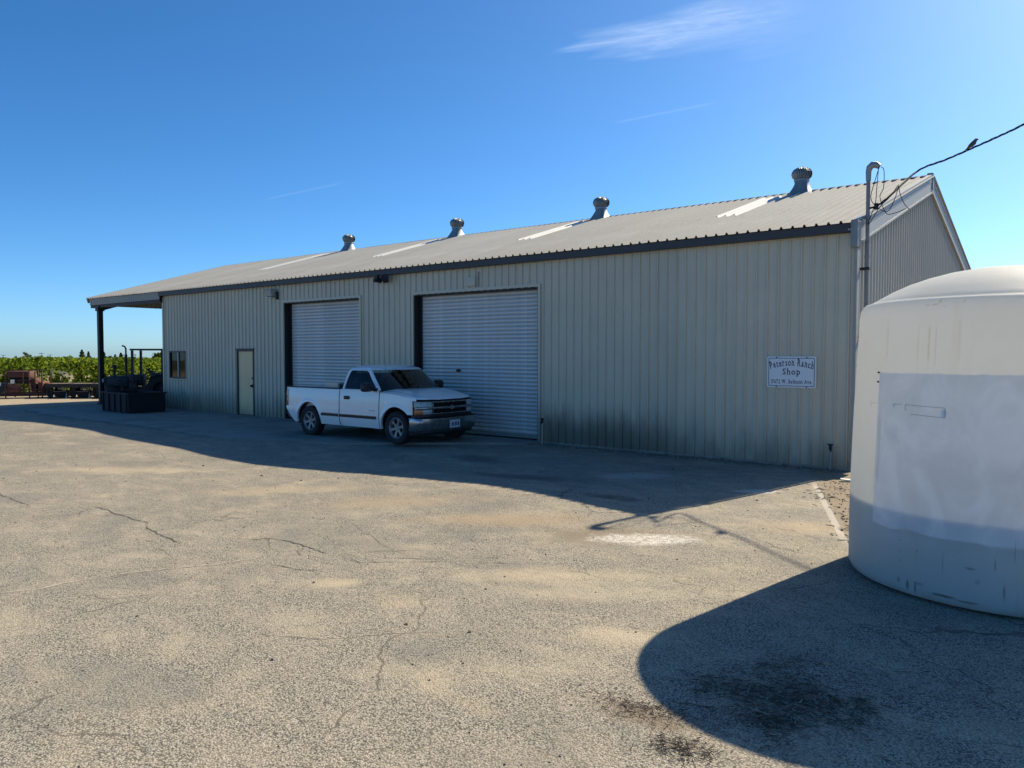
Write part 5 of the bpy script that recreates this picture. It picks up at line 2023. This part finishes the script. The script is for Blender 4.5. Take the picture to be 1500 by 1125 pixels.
for q in range(5):
    xx = lerp(-W2 + 0.15, W2 - 0.15, q / 4)
    a.box(xx - 0.03, xx + 0.03, -D2_ - 0.05, -D2_ - 0.0135, 0.07, H2 - 0.005)
for q in (-0.6, 0.6):
    a.box(q - 0.08, q + 0.08, -D2_, D2_, -0.01, 0.059)
a.build('rib', M['bin'], bn)
dm_ = thing('drum', 'dark upright steel drum standing left of the low steel bin', 'drum', (-28.05, 12.55, 0.0))
a = MB()
a.lathe([(0, 0.0), (0.27, 0.0), (0.285, 0.015), (0.285, 0.27), (0.295, 0.285), (0.285, 0.30), (0.285, 0.56), (0.295, 0.575), (0.285, 0.59), (0.285, 0.86), (0.295, 0.875), (0.28, 0.88), (0.27, 0.865), (0, 0.86)], 28)
a.build('drum_body', M['bin'], dm_, None, True)
a = MB()
a.lathe([(0, 0.861), (0.03, 0.861), (0.03, 0.885), (0, 0.885)], 10, Matrix.Translation((0.18, 0, 0)))
a.build('bung', M['galv'], dm_)

# ------------------------------------------------------------------ farm equipment along the vineyard edge
def local(loc, rz):
    return Matrix.Translation(loc) @ Matrix.Rotation(rz, 4, 'Z')


EQ = rad(53)                         # the equipment stands roughly square to the line of sight
# sprayer: white horizontal tank on a two-wheel frame
sp_ = thing('tank_trailer', 'white horizontal tank trailer at the far left edge beside the vines', 'trailer', (-40.55, 12.1, 0), EQ)
a = MB()
rt = Matrix.Translation((0, 0, 1.0)) @ Matrix.Rotation(math.pi / 2, 4, 'Y')
a.lathe([(0, -1.1), (0.25, -1.08), (0.42, -0.98), (0.46, -0.85), (0.46, 0.55), (0.42, 0.68), (0.25, 0.76), (0, 0.78)], 28, rt)
a.build('tank_shell', M['tankwhite'], sp_, None, True)
a = MB()
a.bar((-1.2, -0.35, 0.42), (1.5, -0.35, 0.42), 0.08)
a.bar((-1.2, 0.35, 0.42), (1.5, 0.35, 0.42), 0.08)
for q in (-0.8, 0.3):
    a.bar((q, -0.42, 0.45), (q, 0.42, 0.45), 0.08, 0.10)
    a.bar((q, -0.40, 0.45), (q - 0.1, -0.40, 0.95), 0.05)
a.bar((0.9, -0.4, 0.42), (0.2, -0.5, 1.02), 0.04)
a.build('frame', M['steel_dark'], sp_)
for sy in (-1, 1):
    a = MB()
    a.lathe([(0.16, -0.10), (0.34, -0.10), (0.37, -0.05), (0.37, 0.05), (0.34, 0.10), (0.16, 0.10)], 24, Matrix.Translation((0.55, sy * 0.55, 0.37)) @ Matrix.Rotation(math.pi / 2, 4, 'X'))
    a.build('wheel', M['rubber'], sp_, None, True)

# rusty machine: red boxes, rollers and frame on skids
ru = thing('rusty_harvester', 'rusty red field machine of boxes and rollers on skids by the vines', 'machine', (-38.85, 13.55, 0), EQ)
a = MB()
a.cbox(-0.60, 0.24, -0.5, 0.5, 0.92, 1.20, 0.03)
a.build('hopper', M['rust'], ru, None, True)
a = MB()
a.cbox(-0.60, -0.06, -0.5, -0.46, 0.28, 0.62, 0.01)
a.build('side_plate', M['rust_pale'], ru)
a = MB()
a.cbox(0.32, 0.52, -0.44, 0.40, 0.28, 0.90, 0.02)
a.build('chute', M['rust'], ru, None, True)
a = MB()
a.cbox(0.60, 0.82, -0.46, 0.40, 0.34, 0.72, 0.03)
a.build('side_plate', M['rust_pale'], ru)
a = MB()
a.cbox(-0.56, 0.22, -0.40, 0.40, 0.64, 0.90, 0.02)
a.build('sieve_box', M['bin'], ru)
a = MB()
for z in (0.12, 0.20):
    a.bar((-1.3, -0.55, z), (0.95, -0.55, z), 0.06)
    a.bar((-1.3, 0.55, z), (0.95, 0.55, z), 0.06)
for q in (-0.65, 0.29, 0.80):
    a.bar((q, -0.56, 0.0), (q, -0.56, 1.26 if q < 0.7 else 1.24), 0.045)
    a.bar((q, 0.56, 0.0), (q, 0.56, 1.24), 0.045)
a.bar((-0.70, -0.56, 1.24), (0.85, -0.56, 1.28), 0.035)
a.bar((-0.65, -0.565, 0.78), (0.29, -0.565, 0.80), 0.03)
a.bar((-0.3, -0.57, 0.15), (0.28, -0.57, 0.6), 0.03)
a.bar((0.30, -0.50, 0.95), (0.80, -0.50, 0.62), 0.035)
a.bar((0.05, -0.58, 0.2), (0.05, -0.58, 1.15), 0.03)
a.bar((-0.62, -0.58, 0.42), (0.9, -0.58, 0.36), 0.035)
a.bar((0.52, -0.56, 0.1), (0.52, -0.56, 1.2), 0.035)
a.build('frame', M['rust'], ru)
a = MB()
for x_, z_, r_ in ((-0.95, 0.45, 0.22), (-1.25, 0.36, 0.2)):
    a.lathe([(0.0, -0.4), (r_, -0.4), (r_, 0.4), (0, 0.4)], 18, Matrix.Translation((x_, 0, z_)) @ Matrix.Rotation(math.pi / 2, 4, 'X'))
a.build('roller', M['steel_dark'], ru)
a = MB()
a.cbox(-0.44, -0.28, -0.62, -0.52, 0.66, 0.84, 0.01)
a.lathe([(0, 0), (0.09, 0), (0.09, 0.03), (0, 0.03)], 14, Matrix.Translation((-0.95, -0.41, 0.62)) @ Matrix.Rotation(math.pi / 2, 4, 'X'))
a.build('gearbox', M['tankwhite'], ru)
a = MB()
a.lathe([(0.03, -0.10), (0.20, -0.10), (0.24, 0.0), (0.20, 0.10), (0.03, 0.10)], 16, Matrix.Translation((0.92, -0.3, 0.45)) @ Matrix.Rotation(math.pi / 2, 4, 'X'))
a.build('pulley', M['rust'], ru, None, True)

# low bin trailers in a row
def bin_trailer():
    t_ = thing('bin_trailer', 'low flat bin trailer', 'trailer', (0, 0, 0), 0, 'low bin trailers along the vines')
    b = MB()
    b.box(-0.95, 0.95, -0.72, 0.72, 0.60, 0.645)
    for q in range(7):
        yy_ = lerp(-0.66, 0.66, q / 6)
        b.box(-0.97, 0.97, yy_ - 0.075, yy_ + 0.075, 0.6455, 0.685)
    b.build('deck', M['wood'], t_)
    b = MB()
    for s_ in (-1, 1):
        b.box(-1.0, 1.0, s_ * 0.74 - 0.03, s_ * 0.74 + 0.03, 0.52, 0.70)
        b.box(s_ * 0.98 - 0.03, s_ * 0.98 + 0.03, -0.709, 0.709, 0.52, 0.70)
    b.bar((0.98, 0, 0.5), (1.75, 0, 0.32), 0.07)
    b.bar((-0.85, -0.70, 0.55), (-0.85, -0.70, 0.1), 0.06)
    b.bar((0.85, -0.70, 0.55), (0.85, -0.70, 0.1), 0.06)
    b.build('frame', M['steel_dark'], t_)
    b = MB()
    b.prism([(-0.25, 0.08), (0.60, 0.04), (0.72, 0.10), (0.72, 0.26), (-0.30, 0.30)], -0.66, 0.66, lambda u, v, d: (u, d, v))
    b.build('trough', M['bin'], t_)
    b = MB()
    b.box(-0.32, 0.74, -0.70, 0.70, 0.301, 0.33)
    b.box(0.05, 0.66, -0.69, -0.60, 0.42, 0.50)
    b.build('plank', M['wood'], t_)
    for x_, sy in ((-0.62, -1), (-0.62, 1)):
        b = MB()
        b.lathe([(0.10, -0.09), (0.26, -0.10), (0.29, -0.05), (0.29, 0.05), (0.26, 0.10), (0.10, 0.09), (0.0, 0.05)], 20, Matrix.Translation((x_, sy * 0.60, 0.29)) @ Matrix.Rotation(math.pi / 2, 4, 'X'))
        b.build('wheel', M['rubber'], t_, None, True)
    b = MB()
    b.lathe([(0.085, 0.0), (0.05, 0.14), (0.0, 0.30)], 10, Matrix.Translation((0.88, -0.82, 0.0)))
    b.build('corner_guard', M['tankwhite'], t_, None, True)
    return t_


bt0 = bin_trailer()
for q, (px_, lab) in enumerate(((79, 'low flat bin trailer just right of the rusty machine'), (112, 'low flat bin trailer just left of the dark corner post'), (147, 'low flat bin trailer partly hidden by the dark corner post'),
                                (178, 'low flat bin trailer behind the tractor hood'))):
    b = bt0 if q == 0 else copy_tree(bt0)
    r_ = view_ray(px_, 583)
    k_ = 2.0 / -r_.z
    b.location = (r_.x * k_ - 0.35, r_.y * k_ + 0.45, 0)
    b.rotation_euler = (0, 0, EQ + R.uniform(-0.05, 0.05))
    b.scale = (0.46, 1.0, 0.92)
    b['label'] = lab

# ------------------------------------------------------------------ vineyard rows, trees, poles and sheds beyond
RD = Vector((math.cos(EQ), math.sin(EQ), 0))           # along a row
RN = Vector((-math.sin(EQ), math.cos(EQ), 0))          # away from the yard
V0 = Vector((-39.4, 13.6, 0)) + RN * 3.4


def leaf_quad(mb, c, s, n_=None):
    a_ = Vector((R.gauss(0, 1), R.gauss(0, 1), R.gauss(0, 0.7))).normalized()
    b_ = a_.cross(Vector((R.gauss(0, 1), R.gauss(0, 1), R.gauss(0, 1)))).normalized()
    c = Vector(c)
    mb._add([c - a_ * s * 0.5, c + b_ * s * 0.42, c + a_ * s * 0.55, c - b_ * s * 0.42], [(0, 1, 2, 3)])


vf = MB()
vt = MB()
for row in range(22):
    base = V0 + RN * (row * 2.7)
    s0, s1 = -7.0 - row * 0.9, 14.0 + row * 1.6
    n_, sz = ((8500, 0.18), (5200, 0.20), (3800, 0.20))[row] if row < 3 else (1500, 0.22 + row * 0.006)
    ln = s1 - s0
    # shoots bunch into clumps along the row, with gaps between
    clumps = [(R.uniform(s0, s1), R.uniform(0.38, 1.72), R.uniform(0.14, 0.30)) for _ in range(int(ln * 5))]
    for q in range(n_):
        cs, cz, cr_ = R.choice(clumps)
        s_ = cs + R.gauss(0, cr_)
        z_ = cz + R.gauss(0, 0.16) if row < 3 else R.uniform(1.0, 1.6) + R.gauss(0, 0.05)
        topz = 1.68 + 0.15 * math.sin(s_ * 2.3 + row) * math.sin(s_ * 0.7) + R.gauss(0, 0.07)
        z_ = min(max(z_, 0.35), topz)
        d_ = R.gauss(0, 0.40) * (0.75 if z_ < 0.9 else 1)
        p = base + RD * s_ + RN * d_
        leaf_quad(vf, p + Vector((0, 0, z_ + terrain(p.x, p.y))), sz * R.uniform(0.6, 1.25))
    if row < 5:
        for q in range(2600):
            p = base + RD * R.uniform(s0, s1) + RN * R.gauss(0.3, 0.8)
            leaf_quad(vf, p + Vector((0, 0, abs(R.gauss(0, 0.16)) + 0.03)), R.uniform(0.07, 0.17))
    if row < 3:
        s_ = s0
        while s_ < s1:
            p = base + RD * (s_ + R.uniform(-.1, .1))
            vt.tube([p, p + RD * 0.03 + Vector((0, 0, 0.5)), p + RN * 0.04 + Vector((0, 0, 1.0))], [0.05, 0.035, 0.03], 6)
            s_ += 1.9
o = vf.build('vineyard_foliage', M['vine'])
tag(o, 'long green rows of leafy grapevines beyond the yard', 'vineyard', None, 'stuff')
o = vt.build('vine_trunks', M['twig'])
tag(o, 'thin brown grapevine trunks under the leaves', 'vines', None, 'stuff')


def far_tree(px, ytop, wpx, d, kind, label):
    p = at(px, 517.5, d)
    zg = terrain(p.x, p.y)
    hgt = at(px, ytop, d).z - zg
    wid = (1.8 if kind == 'c' else 1.25) * wpx * d / 1130
    t_ = thing('conifer_tree' if kind == 'c' else 'broadleaf_tree', label, 'tree', (p.x, p.y, zg), R.uniform(0, 6), 'trees on the horizon beyond the vineyard')
    b = MB()
    b.tube([(0, 0, 0), (0.05, 0, hgt * 0.5), (0, 0, hgt * 0.92)], [wid * 0.07, wid * 0.045, wid * 0.012], 7)
    for q in range(5):
        a_ = R.uniform(0, 6.28)
        z_ = hgt * R.uniform(0.25, 0.65)
        b.tube([(0, 0, z_), (math.cos(a_) * wid * .35, math.sin(a_) * wid * .35, z_ + hgt * .1)], [wid * .025, wid * .006], 5)
    b.build('trunk', M['pole_wood'], t_)
    b = MB()
    lumps = [(R.uniform(0, 6.28), R.uniform(0.2, 1.0), R.uniform(0.35, 0.95)) for _ in range(9)]
    for q in range(900):
        if kind == 'c':
            v = R.random() ** 0.8
            z_ = hgt * lerp(0.10, 1.0, v)
            rr_ = wid * 0.5 * (1 - v) ** 0.85 * (0.75 + 0.25 * math.sin(v * 26)) + 0.04 * wid
            a_ = R.uniform(0, 6.28)
            k_ = math.sqrt(R.random()) * (0.85 + 0.2 * math.sin(3 * a_ + px))
            c_ = Vector((math.cos(a_) * rr_ * k_, math.sin(a_) * rr_ * k_, z_))
        else:
            la, lr, lz = R.choice(lumps)
            c_ = Vector((math.cos(la) * lr * wid * .34, math.sin(la) * lr * wid * .34, hgt * lz * 0.92)) + Vector((R.gauss(0, .09), R.gauss(0, .09), R.gauss(0, .06))) * wid
            c_.z = min(max(c_.z, hgt * 0.15), hgt)
        leaf_quad(b, c_, wid * R.uniform(0.07, 0.14))
    b.build('crown', M['conifer' if kind == 'c' else 'broad'], t_)


for args in ((40, 514.5, 11, 300, 'b', 'small round tree left of the first utility pole on the horizon'), (51, 520, 5, 330, 'b', 'tiny bushy tree between the round tree and the first pole'),
             (120, 512.5, 9, 300, 'c', 'taller of the two dark conifers just left of the corner post'), (129.5, 515, 7, 310, 'c', 'shorter conifer next to the left side of the corner post'),
             (145.5, 519.5, 6, 330, 'c', 'low dark conifer half behind the corner post'), (152, 515.5, 8.5, 310, 'c', 'pointed conifer just right of the corner post'), (160, 521, 10, 320, 'b', 'low round tree among the conifers right of the corner post'),
             (168.5, 519, 6, 330, 'c', 'narrow short conifer left of the exhaust pipe'), (177, 517, 9, 310, 'c', 'dark conifer beside the tractor exhaust pipe'), (182, 523, 7, 330, 'b', 'low bushy tree behind the exhaust pipe'),
             (231, 517, 22, 230, 'b', 'broad dark tree behind the tractor roof frame next to the wall')):
    far_tree(*args)


def far_hedge(p0, p1, ytop, d, label):
    b = MB()
    a0, a1 = at(p0, 517.5, d), at(p1, 517.5, d)
    zg = terrain(a0.x, a0.y)
    hgt = at((p0 + p1) / 2, ytop, d).z - zg
    for q in range(700):
        u = R.random()
        c_ = a0.lerp(a1, u)
        c_.z = max(0.2, hgt * (0.55 + 0.45 * R.random() ** 0.6 * (0.8 + 0.2 * math.sin(u * 17))))
        if R.random() < .5:
            c_.z *= R.uniform(0.15, 1)
        c_.z += zg
        leaf_quad(b, c_ + RN * R.gauss(0, 1.5), 0.9)
    o_ = b.build('hedge', M['broad'])
    tag(o_, label, 'hedge', None)
    return o_


far_hedge(57, 86, 523.5, 300, 'low dark line of trees behind the long pale shed')
far_hedge(92, 112, 525, 320, 'low dark hedge left of the tall conifer')
far_hedge(-14, 12, 524, 300, 'low dark hedge at the left edge of the horizon')


def shed(p0, p1, ytop, d, label):
    a0, a1 = at(p0, 517.5, d), at(p1, 517.5, d)
    c_ = (a0 + a1) / 2
    zg = terrain(c_.x, c_.y)
    hgt = at((p0 + p1) / 2, ytop, d).z - zg
    L_ = (a1 - a0).length
    s_ = thing('shed', label, 'shed', (c_.x, c_.y, zg), math.atan2(a1.y - a0.y, a1.x - a0.x))
    b = MB()
    b.box(-L_ / 2, L_ / 2, -4, 4, 0, hgt * 0.7)
    b.build('wall', M['gable'], s_)
    b = MB()
    b.prism([(-4.4, hgt * .7), (0, hgt), (4.4, hgt * .7), (4.4, hgt * .66), (0, hgt * .95), (-4.4, hgt * .66)], -L_ / 2 - .3, L_ / 2 + .3, lambda u, v, d_: (d_, u, v))
    b.build('roof', M['farroof'], s_)
    b = MB()
    b.box(-1.5, 1.5, -4.05, -3.98, 0, hgt * .55)
    b.build('door', M['trim_dark'], s_)


shed(10, 38, 524.3, 260, 'long low pale-roofed shed left of the round tree on the horizon')
shed(62, 84, 526, 240, 'low pale-roofed shed under the first utility poles')
shed(112, 132, 526, 260, 'low pale-roofed shed below the two conifers')


def far_pole(px, ytop, d, label):
    p = at(px, 517.5, d)
    zg = terrain(p.x, p.y)
    hgt = at(px, ytop, d).z - zg
    s_ = thing('utility_pole', label, 'pole', (p.x, p.y, zg), EQ, 'utility poles on the horizon')
    b = MB()
    b.tube([(0, 0, -0.5), (0, 0, hgt)], [0.19, 0.13], 8)
    b.build('pole_shaft', M['pole_wood'], s_)
    b = MB()
    b.box(-1.3, 1.3, -0.08, 0.08, hgt - 0.6, hgt - 0.45)
    b.build('crossarm', M['pole_wood'], s_)
    b = MB()
    for q in (-1.15, -0.5, 0.5, 1.15):
        b.tube([(q, 0, hgt - 0.449), (q, 0, hgt - 0.2)], 0.07, 6)
    b.build('insulator', M['galv_dull'], s_)


far_pole(60.5, 516.5, 420, 'taller utility pole with crossarm left of centre between the small trees')
far_pole(73.5, 518.8, 480, 'shorter utility pole right of the taller one')
far_pole(4.5, 519.5, 480, 'utility pole at the left edge of the horizon')
far_pole(183.5, 518.5, 480, 'utility pole beside the tractor exhaust pipe')

# ------------------------------------------------------------------ litter, stones, plank
def heap(mb, cx, cy, rx_, ry_, rot, n_, lmin, lmax, w_, lift=0.02):
    for _ in range(n_):
        u, v = R.gauss(0, 0.45), R.gauss(0, 0.45)
        x_ = cx + u * rx_ * math.cos(rot) - v * ry_ * math.sin(rot)
        y_ = cy + u * rx_ * math.sin(rot) + v * ry_ * math.cos(rot)
        a_ = R.uniform(0, 6.28)
        L_ = R.uniform(lmin, lmax) * R.uniform(0.5, 1)
        ww = w_ * R.uniform(0.4, 1.2)
        z_ = gz(x_, y_) + 0.002 + abs(R.gauss(0, lift * 0.35)) * math.exp(-(u * u + v * v))
        p0 = Vector((x_, y_, z_))
        p1 = p0 + Vector((math.cos(a_) * L_ / 2, math.sin(a_) * L_ / 2, R.uniform(0, 0.006)))
        a_ += R.uniform(-0.5, 0.5)
        p2 = p1 + Vector((math.cos(a_) * L_ / 2, math.sin(a_) * L_ / 2, R.uniform(-0.003, 0.008)))
        mb.tube([p0, p1, p2], [ww * 0.6, ww, ww * 0.3], 4, False)


tw = MB()
A0 = VR - 1.2
for _ in range(16):
    heap(tw, -1.55 + R.gauss(0, 0.26), 4.38 + R.gauss(0, 0.26), R.uniform(.15, .4), R.uniform(.10, .25), R.uniform(0, 3), 105, 0.02, 0.10, 0.0023)
heap(tw, -1.60, 4.30, 0.40, 0.25, A0, 40, 0.10, 0.22, 0.0036)
heap(tw, -1.50, 4.32, 0.50, 0.30, A0, 110, 0.04, 0.14, 0.0042, 0.05)
heap(tw, -1.70, 4.85, 0.45, 0.20, A0, 220, 0.02, 0.12, 0.002)
heap(tw, -1.05, 5.0, 0.9, 0.5, A0, 200, 0.02, 0.14, 0.002)
heap(tw, -2.07, 3.80, 0.36, 0.13, VR - 2.1, 330, 0.012, 0.07, 0.0022)
heap(tw, -1.72, 3.52, 0.20, 0.14, VR - 2.1, 230, 0.012, 0.09, 0.0024)
heap(tw, -1.9, 3.7, 1.0, 0.5, VR - 2.1, 200, 0.01, 0.05, 0.0016)
heap(tw, -2.2, 9.0, 0.9, 0.25, 2.1, 160, 0.03, 0.16, 0.004)
heap(tw, -2.9, 11.5, 1.2, 0.8, 0.5, 160, 0.03, 0.2, 0.005)
tag(tw.build('twig_litter', M['twig']), 'dry brown twigs and bark litter scattered beside the tank', 'litter', None, 'stuff')

st_ = MB()


def pebble(x_, y_, r_):
    vs = []
    for d in ((1, 0, 0), (-1, 0, 0), (0, 1, 0), (0, -1, 0), (0, 0, 1), (0, 0, -1)):
        k_ = r_ * R.uniform(0.6, 1.25)
        vs.append((x_ + d[0] * k_, y_ + d[1] * k_, gz(x_, y_) + r_ * 0.3 + d[2] * k_ * 0.7))
    st_._add(vs, [(0, 2, 4), (2, 1, 4), (1, 3, 4), (3, 0, 4), (2, 0, 5), (1, 2, 5), (3, 1, 5), (0, 3, 5)])


for q in range(900):
    d = 2.6 + 14 * R.random() ** 1.6
    a_ = rad(128.57) + R.uniform(-0.62, 0.62)
    pebble(math.cos(a_) * d, math.sin(a_) * d, R.uniform(0.0025, 0.006) * (1 + d / 9) * (2.2 if R.random() < 0.04 else 1))
for q in range(200):                       # broken paving and clods at the edge and along the wall foot
    y_ = R.uniform(8.2, 13.2)
    x_ = -3.627 - (y_ - 11.892) * 0.397 + abs(R.gauss(0, 0.35)) + 0.02
    pebble(x_, y_, R.uniform(0.006, 0.02))
for q in range(420):
    x_ = R.uniform(-10, -3.7)
    pebble(x_, YF - 0.06 - abs(R.gauss(0, 0.16)), R.uniform(0.008, 0.032) * (1.6 if R.random() < .08 else 1))
tag(st_.build('loose_stones', M['stone']), 'small loose stones and clods scattered over the yard', 'stones', None, 'stuff')

pk_ = MB()
pk_.cbox(-0.11, 0.11, -0.045, 0.045, 0.0, 0.025, 0.004)
o = pk_.build('timber_offcut', M['tankwhite'])
o.location = (-3.36, 12.62, 0.012)
o.rotation_euler = (0.05, 0.08, rad(25))
tag(o, 'short pale timber offcut lying on the earth at the gable corner', 'timber')
